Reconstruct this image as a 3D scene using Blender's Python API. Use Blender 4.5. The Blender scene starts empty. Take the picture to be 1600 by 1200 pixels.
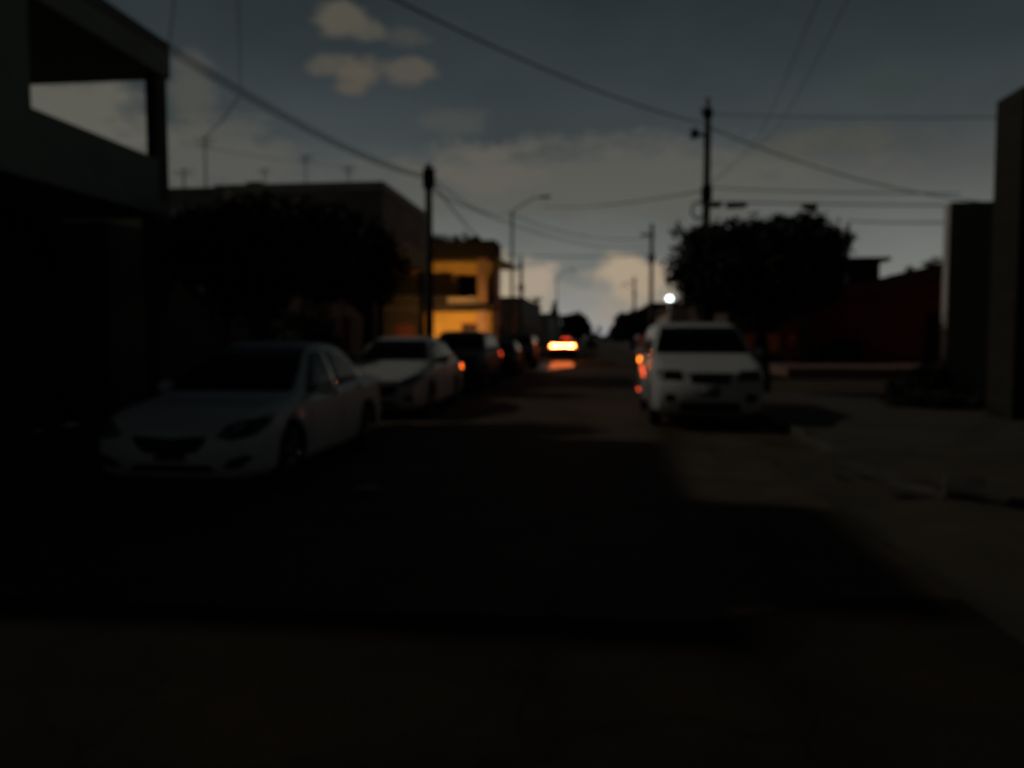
import bpy, bmesh, math, random
import numpy as np
from mathutils import Vector, Matrix
from mathutils.bvhtree import BVHTree

R = math.radians
C = bpy.context.scene.collection
random.seed(7)

# ------------------------------------------------------------------ camera
CAM_H = 1.5
cam_d = bpy.data.cameras.new("camera")
cam = bpy.data.objects.new("camera", cam_d)
C.objects.link(cam)
cam_d.sensor_width = 36.0
cam_d.lens = 27.0
cam_d.clip_start = 0.02
cam_d.clip_end = 3000
cam.location = (0, 0, CAM_H)
cam.rotation_euler = (R(90 - 3.43), 0, R(6.42))
# the phone missed focus: a real lens focused far too close
cam_d.dof.use_dof = True
cam_d.dof.focus_distance = 0.22
cam_d.dof.aperture_fstop = 12.0
cam_d.dof.aperture_blades = 0
bpy.context.scene.camera = cam
M_CAM = Matrix.Rotation(R(6.42), 3, 'Z') @ Matrix.Rotation(R(90 - 3.43), 3, 'X')


def ray(px, py):
    return M_CAM @ Vector(((px - 800) / 1200, -(py - 600) / 1200, -1.0))


def P(px, py, Y):
    d = ray(px, py)
    t = Y / d.y
    return Vector((d.x * t, Y, CAM_H + d.z * t))


# ------------------------------------------------------------------ sky + sun
sc = bpy.context.scene
sc.view_settings.view_transform = 'Standard'
sc.view_settings.look = 'None'
sc.view_settings.exposure = 0.0
sc.view_settings.gamma = 1.0
sc.cycles.use_denoising = True
sc.cycles.max_bounces = 5
sc.cycles.sample_clamp_indirect = 1.0
SUN_EL, SUN_AZ = R(38.5), R(-83)          # low light from the left of the street

world = bpy.data.worlds.new("World")
sc.world = world
world.use_nodes = True
wt = world.node_tree
wt.nodes.clear()
N, LK = wt.nodes, wt.links


def s2l(c):
    return tuple(((v / 255) / 12.92 if v / 255 <= 0.04045 else ((v / 255 + 0.055) / 1.055) ** 2.4) for v in c)


def wmath(op, a, b=None, c=None):
    n = N.new('ShaderNodeMath'); n.operation = op
    for i, v in enumerate((a, b, c)):
        if v is None: continue
        if isinstance(v, (int, float)): n.inputs[i].default_value = v
        else: LK.new(v, n.inputs[i])
    return n.outputs[0]


tc = N.new('ShaderNodeTexCoord')
sep = N.new('ShaderNodeSeparateXYZ'); LK.new(tc.outputs['Generated'], sep.inputs[0])
el = wmath('ARCSINE', sep.outputs['Z'])
az = wmath('ARCTAN2', sep.outputs['X'], sep.outputs['Y'])
ramp = N.new('ShaderNodeValToRGB')
LK.new(wmath('DIVIDE', el, R(60)), ramp.inputs[0])
stops = [(-10, (20, 20, 20)), (0.0, (150, 150, 152)), (2, (138, 137, 134)), (4.5, (112, 114, 110)), (8, (93, 96, 93)),
         (11, (79, 81, 79)), (14, (61, 67, 68)), (18, (50, 57, 60)), (24, (40, 47, 49)), (35, (26, 30, 34)), (60, (12, 14, 16))]
cr = ramp.color_ramp
while len(cr.elements) < len(stops): cr.elements.new(0.5)
for e, (deg, col) in zip(cr.elements, stops):
    e.position = max(0.0, deg / 60) if deg >= 0 else 0.0
    e.color = (*s2l(col), 1)
col = ramp.outputs['Color']
# cloud noise in direction space
mp = N.new('ShaderNodeVectorMath'); mp.operation = 'MULTIPLY'
LK.new(tc.outputs['Generated'], mp.inputs[0]); mp.inputs[1].default_value = (1, 1, 2.0)
noi = N.new('ShaderNodeTexNoise'); LK.new(mp.outputs[0], noi.inputs['Vector'])
noi.inputs['Scale'].default_value = 20; noi.inputs['Detail'].default_value = 7; noi.inputs['Roughness'].default_value = 0.66
noi2 = N.new('ShaderNodeTexNoise'); LK.new(mp.outputs[0], noi2.inputs['Vector'])
noi2.inputs['Scale'].default_value = 4; noi2.inputs['Detail'].default_value = 4
nz = wmath('SUBTRACT', noi.outputs['Fac'], 0.5)
# thin uneven veil over the whole sky
veil = wmath('MULTIPLY_ADD', noi2.outputs['Fac'], 0.7, 0.66)
vm = N.new('ShaderNodeVectorMath'); vm.operation = 'SCALE'
LK.new(col, vm.inputs[0]); LK.new(veil, vm.inputs['Scale'])
col = vm.outputs[0]
CLOUDS = [  # centre and radii as seen from the street, colour, cover
    (960, 285, 380, 62, (89, 88, 82), .85), (760, 268, 90, 40, (94, 91, 83), .7), (330, 250, 150, 62, (86, 86, 80), .8), (110, 175, 150, 60, (98, 96, 86), .85),
    (300, 150, 40, 60, (84, 83, 75), .6),
    (535, 28, 46, 22, (84, 80, 71), .95), (572, 50, 32, 13, (80, 77, 69), .8), (640, 60, 38, 17, (68, 68, 64), .7),
    (560, 112, 52, 22, (87, 81, 71), .95), (635, 114, 46, 22, (82, 78, 70), .9), (550, 136, 30, 14, (84, 79, 70), .9), (505, 102, 28, 16, (80, 77, 70), .8),
    (715, 190, 60, 20, (75, 76, 71), .6), (1400, 125, 80, 26, (56, 63, 61), .7), (1290, 225, 130, 26, (74, 74, 67), .6),
    (1010, 480, 120, 48, (146, 138, 125), .75), (975, 425, 46, 30, (168, 151, 128), .95), (1010, 440, 48, 38, (165, 148, 126), .95),
    (838, 440, 34, 36, (166, 150, 131), .9), (810, 470, 50, 40, (160, 148, 130), .8), (782, 455, 34, 50, (172, 156, 130), .85)]
for (px, py, rx, ry, c, a) in CLOUDS:
    d0 = ray(px, py).normalized()
    a0, e0 = math.atan2(d0.x, d0.y), math.asin(d0.z)
    ca = math.cos(math.atan((px - 800) / 1200))
    ra, re = rx / 1200 * ca * ca, ry / 1200 * ca
    u = wmath('DIVIDE', wmath('SUBTRACT', az, a0), ra)
    v = wmath('DIVIDE', wmath('SUBTRACT', el, e0), re)
    d = wmath('SQRT', wmath('ADD', wmath('MULTIPLY', u, u), wmath('MULTIPLY', v, v)))
    d = wmath('MULTIPLY_ADD', nz, 2.1, d)
    mr = N.new('ShaderNodeMapRange'); mr.interpolation_type = 'SMOOTHSTEP'
    LK.new(d, mr.inputs['Value'])
    mr.inputs['From Min'].default_value = 1.25; mr.inputs['From Max'].default_value = 0.45
    mr.inputs['To Min'].default_value = 0; mr.inputs['To Max'].default_value = a
    mx = N.new('ShaderNodeMix'); mx.data_type = 'RGBA'
    LK.new(mr.outputs['Result'], mx.inputs['Factor'])
    LK.new(col, mx.inputs['A'])
    mx.inputs['B'].default_value = (*s2l(c), 1)
    col = mx.outputs['Result']
# the glow is ahead; the sky behind stays dark
fd = ray(860, 528).normalized()
dt = N.new('ShaderNodeVectorMath'); dt.operation = 'DOT_PRODUCT'
LK.new(tc.outputs['Generated'], dt.inputs[0]); dt.inputs[1].default_value = fd
mr = N.new('ShaderNodeMapRange'); mr.interpolation_type = 'SMOOTHSTEP'
LK.new(dt.outputs['Value'], mr.inputs['Value'])
mr.inputs['From Min'].default_value = -0.2; mr.inputs['From Max'].default_value = 1.06
mr.inputs['To Min'].default_value = 0.17; mr.inputs['To Max'].default_value = 1.06
vm = N.new('ShaderNodeVectorMath'); vm.operation = 'SCALE'
LK.new(col, vm.inputs[0]); LK.new(mr.outputs['Result'], vm.inputs['Scale'])
bg1 = N.new('ShaderNodeBackground'); LK.new(vm.outputs[0], bg1.inputs['Color']); bg1.inputs['Strength'].default_value = 1.0
sky = N.new('ShaderNodeTexSky'); sky.sky_type = 'NISHITA'; sky.sun_disc = False
sky.sun_elevation = SUN_EL; sky.sun_rotation = SUN_AZ
bg2 = N.new('ShaderNodeBackground'); LK.new(sky.outputs[0], bg2.inputs['Color']); bg2.inputs['Strength'].default_value = 0.0005
add = N.new('ShaderNodeAddShader'); LK.new(bg1.outputs[0], add.inputs[0]); LK.new(bg2.outputs[0], add.inputs[1])
wo = N.new('ShaderNodeOutputWorld'); LK.new(add.outputs[0], wo.inputs['Surface'])

sd = bpy.data.lights.new("sun", 'SUN'); so = bpy.data.objects.new("sun", sd); C.objects.link(so)
sd.energy = 0.31; sd.angle = R(1.5); sd.color = (1.0, 0.93, 0.82)
sdir = Vector((math.cos(SUN_EL) * math.sin(SUN_AZ), math.cos(SUN_EL) * math.cos(SUN_AZ), math.sin(SUN_EL)))
so.rotation_euler = sdir.to_track_quat('Z', 'Y').to_euler()
so.location = (-30, 10, 30)

# ------------------------------------------------------------------ materials


def mat(name, col, rough=0.7, var=0.25, scale=3.0, bump=0.0, bscale=40, metal=0.0, emit=None, estr=0.0, spec=0.5, coat=0.0, col2=None, vscale=None):
    m = bpy.data.materials.new(name); m.use_nodes = True
    t = m.node_tree; b = t.nodes['Principled BSDF']
    b.inputs['Roughness'].default_value = rough; b.inputs['Metallic'].default_value = metal
    b.inputs['Specular IOR Level'].default_value = spec; b.inputs['Coat Weight'].default_value = coat
    tcn = t.nodes.new('ShaderNodeTexCoord')
    n = t.nodes.new('ShaderNodeTexNoise'); t.links.new(tcn.outputs['Object'], n.inputs['Vector'])
    n.inputs['Scale'].default_value = scale; n.inputs['Detail'].default_value = 6; n.inputs['Roughness'].default_value = 0.6
    r = t.nodes.new('ShaderNodeValToRGB'); t.links.new(n.outputs['Fac'], r.inputs[0])
    r.color_ramp.elements[0].position = 0.3; r.color_ramp.elements[1].position = 0.7
    c2 = col2 or tuple(min(1, v * (1 + var)) for v in col)
    r.color_ramp.elements[0].color = (*[v * (1 - var) for v in col], 1)
    r.color_ramp.elements[1].color = (*c2, 1)
    t.links.new(r.outputs[0], b.inputs['Base Color'])
    if bump:
        n2 = t.nodes.new('ShaderNodeTexNoise'); t.links.new(tcn.outputs['Object'], n2.inputs['Vector'])
        n2.inputs['Scale'].default_value = bscale; n2.inputs['Detail'].default_value = 4
        bp = t.nodes.new('ShaderNodeBump'); bp.inputs['Strength'].default_value = bump; bp.inputs['Distance'].default_value = 0.02
        t.links.new(n2.outputs['Fac'], bp.inputs['Height']); t.links.new(bp.outputs[0], b.inputs['Normal'])
    if emit:
        b.inputs['Emission Color'].default_value = (*emit, 1); b.inputs['Emission Strength'].default_value = estr
    return m


def coursed(name, col, mortar, sx=1.6, sz=6.0, rough=0.85):
    m = mat(name, col, rough)
    t = m.node_tree; b = t.nodes['Principled BSDF']
    tcn = t.nodes.new('ShaderNodeTexCoord')
    sp = t.nodes.new('ShaderNodeSeparateXYZ'); t.links.new(tcn.outputs['Object'], sp.inputs[0])
    ad = t.nodes.new('ShaderNodeMath'); ad.operation = 'ADD'; t.links.new(sp.outputs[0], ad.inputs[0]); t.links.new(sp.outputs[1], ad.inputs[1])
    cb = t.nodes.new('ShaderNodeCombineXYZ'); t.links.new(ad.outputs[0], cb.inputs[0]); t.links.new(sp.outputs[2], cb.inputs[1])
    br = t.nodes.new('ShaderNodeTexBrick'); t.links.new(cb.outputs[0], br.inputs['Vector'])
    br.inputs['Color1'].default_value = (*[v * 0.8 for v in col], 1); br.inputs['Color2'].default_value = (*[v * 1.3 for v in col], 1)
    br.inputs['Mortar'].default_value = (*mortar, 1); br.inputs['Scale'].default_value = 1.0
    br.inputs['Brick Width'].default_value = 1 / sx; br.inputs['Row Height'].default_value = 1 / sz; br.inputs['Mortar Size'].default_value = 0.012
    t.links.new(br.outputs['Color'], b.inputs['Base Color'])
    bp = t.nodes.new('ShaderNodeBump'); bp.inputs['Strength'].default_value = 0.6; bp.inputs['Distance'].default_value = 0.02; bp.invert = True
    t.links.new(br.outputs['Fac'], bp.inputs['Height']); t.links.new(bp.outputs[0], b.inputs['Normal'])
    return m


MT = dict(
    asphalt=mat('asphalt', (.10, .077, .053), .85, .3, 1.3, .5, 60, spec=.12),
    asphalt_vignette=mat('vignette_asphalt', (.030, .0225, .0145), .95, .45, .9, .5, 60, spec=.1),  # dark colour stands in for lens falloff near the camera
    gloss=mat('gloss_asphalt', (.04, .03, .022), .34, .3, 1.3, .3, 12, spec=.4),  # smooth surface for the added reflection patch
    pink_conc=mat('reddish_concrete', (.24, .14, .11), .85, .25, .9, .3, 25),
    tilef=coursed('tile_fascia', (.17, .075, .04), (.10, .05, .03), 4, 5),
    earth=mat('earth', (.055, .044, .028), .95, .4, .4, .5, 10),
    deep=mat('dark_render_and_shade', (.018, .013, .010), .9, .25, 1, .2, 30),  # dark render that also carries painted shade
    dkred=mat('dark_red_steel', (.07, .008, .006), .7, .2, 3),
    concrete=mat('concrete', (.074, .062, .043), .85, .25, .9, .3, 25),
    kerb=mat('kerb', (.085, .075, .06), .85, .3, 2, .3, 25),
    dkconc=mat('dark_concrete', (.07, .06, .05), .9, .3, 1, .3, 25),
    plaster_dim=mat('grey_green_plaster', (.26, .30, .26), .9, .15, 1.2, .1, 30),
    plaster_dark=mat('weathered_plaster', (.085, .08, .065), .9, .3, 1, .2, 30),
    plaster_grey=mat('grey_plaster', (.50, .48, .41), .9, .2, 1, .1, 30),
    plaster_brown=mat('brown_plaster', (.36, .29, .23), .9, .2, .9, .1, 30),
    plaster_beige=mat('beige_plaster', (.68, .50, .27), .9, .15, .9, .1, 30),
    yellow=mat('ochre_yellow_paint', (.62, .38, .09), .8, .1, 1.5, .1, 30),
    ochre=mat('ochre_trim', (.36, .21, .14), .85, .15, 1.5, .1, 30),
    red=mat('red_wall_paint', (.30, .045, .038), .85, .2, .8, .1, 30),
    orange=mat('red_glow_paint', (.85, .24, .12), .85, .2, 1.2, .1, 30),  # red glow put into the colour of two panels
    white_wall=mat('white_wall_paint', (.62, .58, .52), .85, .15, 1.4, .1, 30),
    dkwall=mat('shaded_wall_render', (.24, .27, .20), .9, .2, 1, .1, 30),
    stone=coursed('stacked_stone', (.026, .022, .012), (.010, .009, .006)),
    tile=coursed('roof_tile', (.15, .075, .04), (.05, .03, .02), 4, 3.5),
    black=mat('black_steel', (.012, .012, .012), .7, .2, 3),
    pole=mat('concrete_pole', (.10, .095, .085), .9, .2, 3, .2, 30),
    steel=mat('galvanised_steel', (.16, .17, .17), .55, .15, 4, metal=.6),
    cable=mat('cable_rubber', (.014, .014, .015), .7, .1, 5),
    porcelain=mat('porcelain', (.12, .07, .05), .4, .1, 5),
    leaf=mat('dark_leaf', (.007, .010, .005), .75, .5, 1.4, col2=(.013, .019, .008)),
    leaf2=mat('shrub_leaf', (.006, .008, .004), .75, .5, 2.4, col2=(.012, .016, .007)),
    bark=mat('bark', (.03, .024, .018), .95, .3, 6, .6, 20),
    pane=mat('window_glass', (.008, .009, .01), .18, .1, 2, spec=.4),
    frame=mat('window_frame', (.09, .085, .075), .6, .1, 4),
    glass=mat('car_glass', (.004, .005, .006), .12, .1, 2, spec=.3),
    rubber=mat('tyre_rubber', (.012, .012, .012), .85, .2, 8),
    trim=mat('black_trim', (.012, .012, .013), .6, .2, 6),
    rim=mat('alloy_rim', (.16, .16, .165), .4, .1, 4, metal=.7),
    lens=mat('headlamp_lens', (.03, .032, .035), .15, .2, 6),
    plate=mat('blank_plate', (.12, .12, .12), .5, .1, 4),
    white_car=mat('white_car_paint', (.76, .78, .75), .38, .06, 1.5, coat=.25),
    white_car2=mat('silver_white_car_paint', (.66, .67, .65), .38, .06, 1.5, coat=.25),
    dark_car=mat('dark_car_paint', (.009, .009, .01), .5, .1, 1.5, spec=.3, coat=.1),
    grey_car=mat('charcoal_car_paint', (.008, .008, .009), .6, .1, 1.5, spec=.25),
    tail_off=mat('red_tail_lens', (.42, .03, .03), .3, .1, 6),
    rubble=mat('broken_concrete', (.07, .06, .045), .95, .3, 5, .4, 20),
    paper=mat('pale_litter', (.45, .44, .42), .8, .1, 6),
    tank=mat('water_tank_plastic', (.03, .03, .032), .6, .1, 4),
)


def emitter(name, c, s):
    return mat(name, tuple(v * .3 for v in c), .4, .02, 5, emit=c, estr=s)


def crack(m, scale, amt):
    t = m.node_tree; b = t.nodes['Principled BSDF']; src = b.inputs['Base Color'].links[0].from_socket
    tcn = t.nodes.new('ShaderNodeTexCoord'); n = t.nodes.new('ShaderNodeTexNoise'); n.inputs['Scale'].default_value = 1.2
    t.links.new(tcn.outputs['Object'], n.inputs['Vector'])
    ad = t.nodes.new('ShaderNodeVectorMath'); ad.operation = 'ADD'
    t.links.new(tcn.outputs['Object'], ad.inputs[0]); t.links.new(n.outputs['Color'], ad.inputs[1])
    v = t.nodes.new('ShaderNodeTexVoronoi'); v.feature = 'DISTANCE_TO_EDGE'; v.inputs['Scale'].default_value = scale
    t.links.new(ad.outputs[0], v.inputs['Vector'])
    r = t.nodes.new('ShaderNodeMapRange'); t.links.new(v.outputs['Distance'], r.inputs['Value'])
    r.inputs['From Min'].default_value = 0; r.inputs['From Max'].default_value = .02; r.inputs['To Min'].default_value = amt; r.inputs['To Max'].default_value = 1
    sc_ = t.nodes.new('ShaderNodeVectorMath'); sc_.operation = 'SCALE'
    t.links.new(src, sc_.inputs[0]); t.links.new(r.outputs[0], sc_.inputs['Scale']); t.links.new(sc_.outputs[0], b.inputs['Base Color'])


for k_, a_ in (('asphalt', .6), ('asphalt_vignette', .72), ('concrete', .55)): crack(MT[k_], .55, a_)
MT['tail_orange'] = emitter('lit_orange_lens', (1.0, .15, .02), 9.0)
MT['tail_red'] = emitter('lit_red_lens', (1.0, .09, .02), 6.0)
MT['marker'] = emitter('dim_red_marker', (1.0, .10, .025), 3.2)
MT['amber'] = emitter('lit_amber_lens', (1.0, .20, .01), 8.0)
MT['brake'] = emitter('lit_brake_lens', (1.0, .18, .035), 85.0)
MT['brake_high'] = emitter('lit_high_brake_lens', (1.0, .05, .015), 3.0)
MT['bulb'] = emitter('lit_white_bulb', (.85, 1.0, .95), 7.0)
MT['added_warm'] = emitter('added_warm_light', (1.0, .53, .16), 1000.0)

# ------------------------------------------------------------------ mesh helpers


class MB:
    def __init__(s): s.bm = bmesh.new()

    def box(s, x0, y0, z0, x1, y1, z1, bev=0.0):
        r = bmesh.ops.create_cube(s.bm, size=1)
        for v in r['verts']:
            v.co = Vector((x0 + (v.co.x + .5) * (x1 - x0), y0 + (v.co.y + .5) * (y1 - y0), z0 + (v.co.z + .5) * (z1 - z0)))
        if bev:
            es = {e for v in r['verts'] for e in v.link_edges}
            bmesh.ops.bevel(s.bm, geom=list(es), offset=bev, segments=2, affect='EDGES', profile=.6)
        return s

    def tube(s, pts, rad, seg=10, caps=True):
        pts = [Vector(p) for p in pts]
        if not hasattr(rad, '__len__'): rad = [rad] * len(pts)
        rings = []
        for i, p in enumerate(pts):
            t = (pts[min(i + 1, len(pts) - 1)] - pts[max(i - 1, 0)]).normalized()
            a = t.orthogonal().normalized() if abs(t.z) > .999 else t.cross(Vector((0, 0, 1))).normalized()
            b = t.cross(a).normalized()
            rings.append([s.bm.verts.new(p + rad[i] * (math.cos(2 * math.pi * k / seg) * a + math.sin(2 * math.pi * k / seg) * b)) for k in range(seg)])
        for i in range(len(rings) - 1):
            for k in range(seg):
                f = s.bm.faces.new((rings[i][k], rings[i][(k + 1) % seg], rings[i + 1][(k + 1) % seg], rings[i + 1][k])); f.smooth = True
        if caps:
            s.bm.faces.new(rings[0][::-1]); s.bm.faces.new(rings[-1])
        return s

    def ball(s, c, r, sub=2, jit=0.0):
        if not hasattr(r, '__len__'): r = (r, r, r)
        q = bmesh.ops.create_icosphere(s.bm, subdivisions=sub, radius=1)
        for v in q['verts']:
            k = 1 + random.uniform(-jit, jit)
            v.co = Vector((c[0] + v.co.x * r[0] * k, c[1] + v.co.y * r[1] * k, c[2] + v.co.z * r[2] * k))
            for f in v.link_faces: f.smooth = True
        return s

    def prism(s, poly, axis, a, b):
        """polygon given in the two other axes, pushed from a to b along axis"""
        def pt(u, v, w): return {'x': (w, u, v), 'y': (u, w, v), 'z': (u, v, w)}[axis]
        A = [s.bm.verts.new(pt(u, v, a)) for u, v in poly]
        B = [s.bm.verts.new(pt(u, v, b)) for u, v in poly]
        n = len(poly)
        s.bm.faces.new(A); s.bm.faces.new(B[::-1])
        for i in range(n): s.bm.faces.new((A[i], B[i], B[(i + 1) % n], A[(i + 1) % n]))
        return s

    def wall(s, axis, c0, c1, u0, u1, z0, z1, holes=()):
        """upright wall: axis 'x' faces x (thickness c0..c1 in x, u along y); holes (ua,ub,za,zb)"""
        us = sorted({u0, u1, *[h[0] for h in holes], *[h[1] for h in holes]})
        zs = sorted({z0, z1, *[h[2] for h in holes], *[h[3] for h in holes]})
        us = [u for u in us if u0 <= u <= u1]; zs = [z for z in zs if z0 <= z <= z1]
        tmp = bmesh.new()
        solid = {}
        for i in range(len(us) - 1):
            for j in range(len(zs) - 1):
                um, zm = (us[i] + us[i + 1]) / 2, (zs[j] + zs[j + 1]) / 2
                solid[i, j] = not any(h[0] < um < h[1] and h[2] < zm < h[3] for h in holes)

        def v(u, z, c): return tmp.verts.new((c, u, z) if axis == 'x' else (u, c, z))
        for (i, j), ok in solid.items():
            if not ok: continue
            a, b, p, q = us[i], us[i + 1], zs[j], zs[j + 1]
            tmp.faces.new((v(a, p, c0), v(b, p, c0), v(b, q, c0), v(a, q, c0)))
            tmp.faces.new((v(a, p, c1), v(a, q, c1), v(b, q, c1), v(b, p, c1)))
            for (di, dj, e) in ((-1, 0, (a, p, a, q)), (1, 0, (b, p, b, q)), (0, -1, (a, p, b, p)), (0, 1, (a, q, b, q))):
                if not solid.get((i + di, j + dj), False):
                    tmp.faces.new((v(e[0], e[1], c0), v(e[2], e[3], c0), v(e[2], e[3], c1), v(e[0], e[1], c1)))
        bmesh.ops.remove_doubles(tmp, verts=tmp.verts, dist=1e-5)
        bmesh.ops.recalc_face_normals(tmp, faces=tmp.faces)
        me = bpy.data.meshes.new('t'); tmp.to_mesh(me); tmp.free()
        s.bm.from_mesh(me); bpy.data.meshes.remove(me)
        return s

    def build(s, name, m, parent=None, recalc=True):
        if recalc: bmesh.ops.recalc_face_normals(s.bm, faces=s.bm.faces)
        me = bpy.data.meshes.new(name); s.bm.to_mesh(me); s.bm.free()
        for mm in (m if isinstance(m, (list, tuple)) else [m]): me.materials.append(mm)
        o = bpy.data.objects.new(name, me); C.objects.link(o)
        if parent is not None:
            o.parent = parent
        return o


def link_part(o, parent):
    o.parent = parent
    return o


def tag(o, label, cat, group=None):
    o['label'] = label; o['category'] = cat
    if group: o['group'] = group
    return o


def thing(name, label, cat, loc=(0, 0, 0), rz=0.0, group=None):
    o = bpy.data.objects.new(name, None); o.empty_display_size = .2
    C.objects.link(o); o.location = loc; o.rotation_euler = (0, 0, rz)
    return tag(o, label, cat, group)


def struct(o): o['kind'] = 'structure'; return o


# part builders work in world coordinates; W(parent) shifts them to the parent's frame
def settle(root):
    """move all child meshes (built in world coordinates) into the frame of an Empty with no rotation"""
    inv = root.location.copy()
    for ch in root.children:
        ch.data.transform(Matrix.Translation(-inv))
        for g in ch.children:
            g.data.transform(Matrix.Translation(-inv))


def window(root, axis, c, u0, u1, z0, z1, out, frame=MT['frame'], pane=MT['pane'], bars=2, name='window'):
    """c = outer wall face, out = +1/-1 direction of the outside along axis"""
    w = .07; m = MB()
    a, b = c - out * .14, c - out * .06

    def bx(mm, ua, ub, za, zb, ca, cb):
        lo, hi = min(ca, cb), max(ca, cb)
        if axis == 'x': mm.box(lo, ua, za, hi, ub, zb)
        else: mm.box(ua, lo, za, ub, hi, zb)
    bx(m, u0 + .002, u0 + w, z0 + .002, z1 - .002, a, b); bx(m, u1 - w, u1 - .002, z0 + .002, z1 - .002, a, b)
    bx(m, u0 + w, u1 - w, z0 + .002, z0 + w, a, b); bx(m, u0 + w, u1 - w, z1 - w, z1 - .002, a, b)
    for k in range(1, bars):
        uu = u0 + (u1 - u0) * k / bars
        bx(m, uu - .025, uu + .025, z0 + w, z1 - w, a, b - out * .004)
    f = m.build(name, frame, root)
    g = MB(); bx(g, u0 + w * .9, u1 - w * .9, z0 + w * .9, z1 - w * .9, c - out * .115, c - out * .10)
    g.build('pane', pane, f)
    return f


# ------------------------------------------------------------------ setting
m = MB(); m.box(-700, -60, -1.0, 700, 1400, -.04)
struct(m.build('ground', MT['earth']))
m = MB()
ys = np.linspace(-20, 400, 85)
V = [[m.bm.verts.new((x, y, 0.0 + .03 * (1 - ((x + 1) / 4) ** 2) - .03)) for x in np.linspace(-5, 3, 9)] for y in ys]
for i in range(len(ys) - 1):
    for k in range(8):
        m.bm.faces.new((V[i][k], V[i][k + 1], V[i + 1][k + 1], V[i + 1][k])).smooth = True
struct(m.build('road', MT['asphalt']))
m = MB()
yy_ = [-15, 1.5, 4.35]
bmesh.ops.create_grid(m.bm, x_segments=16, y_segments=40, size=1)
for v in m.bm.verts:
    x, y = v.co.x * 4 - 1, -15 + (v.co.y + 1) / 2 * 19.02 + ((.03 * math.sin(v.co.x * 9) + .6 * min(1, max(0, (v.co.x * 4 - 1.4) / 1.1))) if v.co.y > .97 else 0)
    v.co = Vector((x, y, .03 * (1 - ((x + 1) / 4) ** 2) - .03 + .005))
struct(m.build('road_vignette', MT['asphalt_vignette'], recalc=False))  # foreground falloff put into the road colour, no real repair
m = MB()
pts = [(-2.55 + (1.0 + .3 * math.sin(3 * a) + .2 * math.cos(5 * a)) * math.cos(a), 41 + (7 + 1.5 * math.sin(2 * a + 1)) * math.sin(a)) for a in np.linspace(0, 2 * math.pi, 48, endpoint=False)]
m.bm.faces.new([m.bm.verts.new((x, y, .03 * (1 - ((x + 1) / 4) ** 2) - .03 + .006)) for x, y in pts])
struct(m.build('brake_reflection_patch', MT['gloss'], recalc=False))  # smooth patch added to mirror the brake lights on the road
m = MB(); m.box(3.0, 20.6, -.3, 60, 28.9, -.006)
struct(m.build('side_street', MT['asphalt']))
m = MB(); m.box(-8.2, -20, -.3, -5.16, 200, .13)
struct(m.build('sidewalk_left', MT['concrete']))
m = MB()
for k in range(40): m.box(-5.16, -20 + k * 5.5 + .01, -.3, -5.0, -20 + (k + 1) * 5.5 - .01, .15, .02)
struct(m.build('kerb_left', MT['kerb']))
m = MB(); m.box(3.16, -20, -.3, 20, 20.6, .09); m.box(3.16, 29.06, -.3, 6.8, 200, .12)
struct(m.build('sidewalk_right', MT['concrete']))
m = MB()
y = -20
while y < 20.4:
    L = random.choice([.9, 1.2, 1.6])
    y2 = min(y + L, 20.6)
    dz = random.uniform(-.035, .02); dx = random.uniform(-.04, .03)
    if not (4.6 < y < 9.6): m.box(3.0 + dx, y + .012, -.3, 3.16, y2 - .012, .11 + dz, .025)
    y = y2
for k in range(60): m.box(3.0, 29 + k * 2.5 + .01, -.3, 3.16, 29 + (k + 1) * 2.5 - .01, .14, .02)
struct(m.build('kerb_right', MT['kerb']))
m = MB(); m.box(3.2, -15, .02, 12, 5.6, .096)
struct(m.build('verge_vignette', MT['asphalt_vignette']))  # near verge coloured dark for the same falloff, not dirt
m = MB(); rgd = random.Random(31)
gx, gy = np.linspace(2.1, 9.0, 70), np.linspace(2.2, 10.6, 90)
def dirt(x, y):
    t = min(1, max(0, (x - 2.2 - .25 * math.sin(y * 1.9) - .12 * math.sin(y * 5.3)) / .95)); t = t * t * (3 - 2 * t)
    e = min(1, (y - 2.2) / .8, (10.6 - y) / .8); e = max(0, e)
    return -.012 + (.125 + .03 * math.sin(x * 2.3 + y) * math.sin(y * 2.9) + .02 * math.sin(x * 6 + y * 7) + rgd.uniform(-.008, .008)) * t * e
V = [[m.bm.verts.new((x, y, dirt(x, y))) for x in gx] for y in gy]
for a in range(len(gy) - 1):
    for b in range(len(gx) - 1): m.bm.faces.new((V[a][b], V[a][b + 1], V[a + 1][b + 1], V[a + 1][b])).smooth = True
struct(m.build('dirt_bank', MT['earth'], recalc=False))
m = MB(); m.box(6.85, 29.0, -.3, 34, 36.0, .41, .03)
struct(m.build('raised_sidewalk', MT['pink_conc']))

# ------------------------------------------------------------------ near house on the left
h = thing('terrace_house', 'dark two storey house with an open roof terrace at the left edge', 'house', (-10, 8, 0))
G = MT['plaster_dim']
m = MB()
m.wall('x', -7.4, -7.1, 4.7, 9.1, 3.72, 5.75)                       # solid street wall upstairs
m.wall('y', 4.7, 5.0, -13, -7.42, 0, 5.75)
m.wall('x', -13, -12.7, 5.02, 12.2, 0, 5.75)
m.wall('y', 9.1, 9.3, -12.68, -7.42, 3.74, 5.74, [(-10.5, -9.4, 3.75, 5.6)])
m.build('wall', MT['plaster_dim'], h)
m = MB(); m.wall('x', -9.3, -9.05, 5.02, 12.2, 0.02, 3.49, [(5.4, 7.4, .02, 2.4), (8.6, 10.6, .9, 2.3)]); m.build('carport_wall', MT['deep'], h)  # recess shade put into the near-black colour of this wall
m = MB(); m.box(-13.02, 4.68, 3.5, -7.08, 12.22, 3.715); m.build('terrace_slab', MT['plaster_dim'], h)
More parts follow.
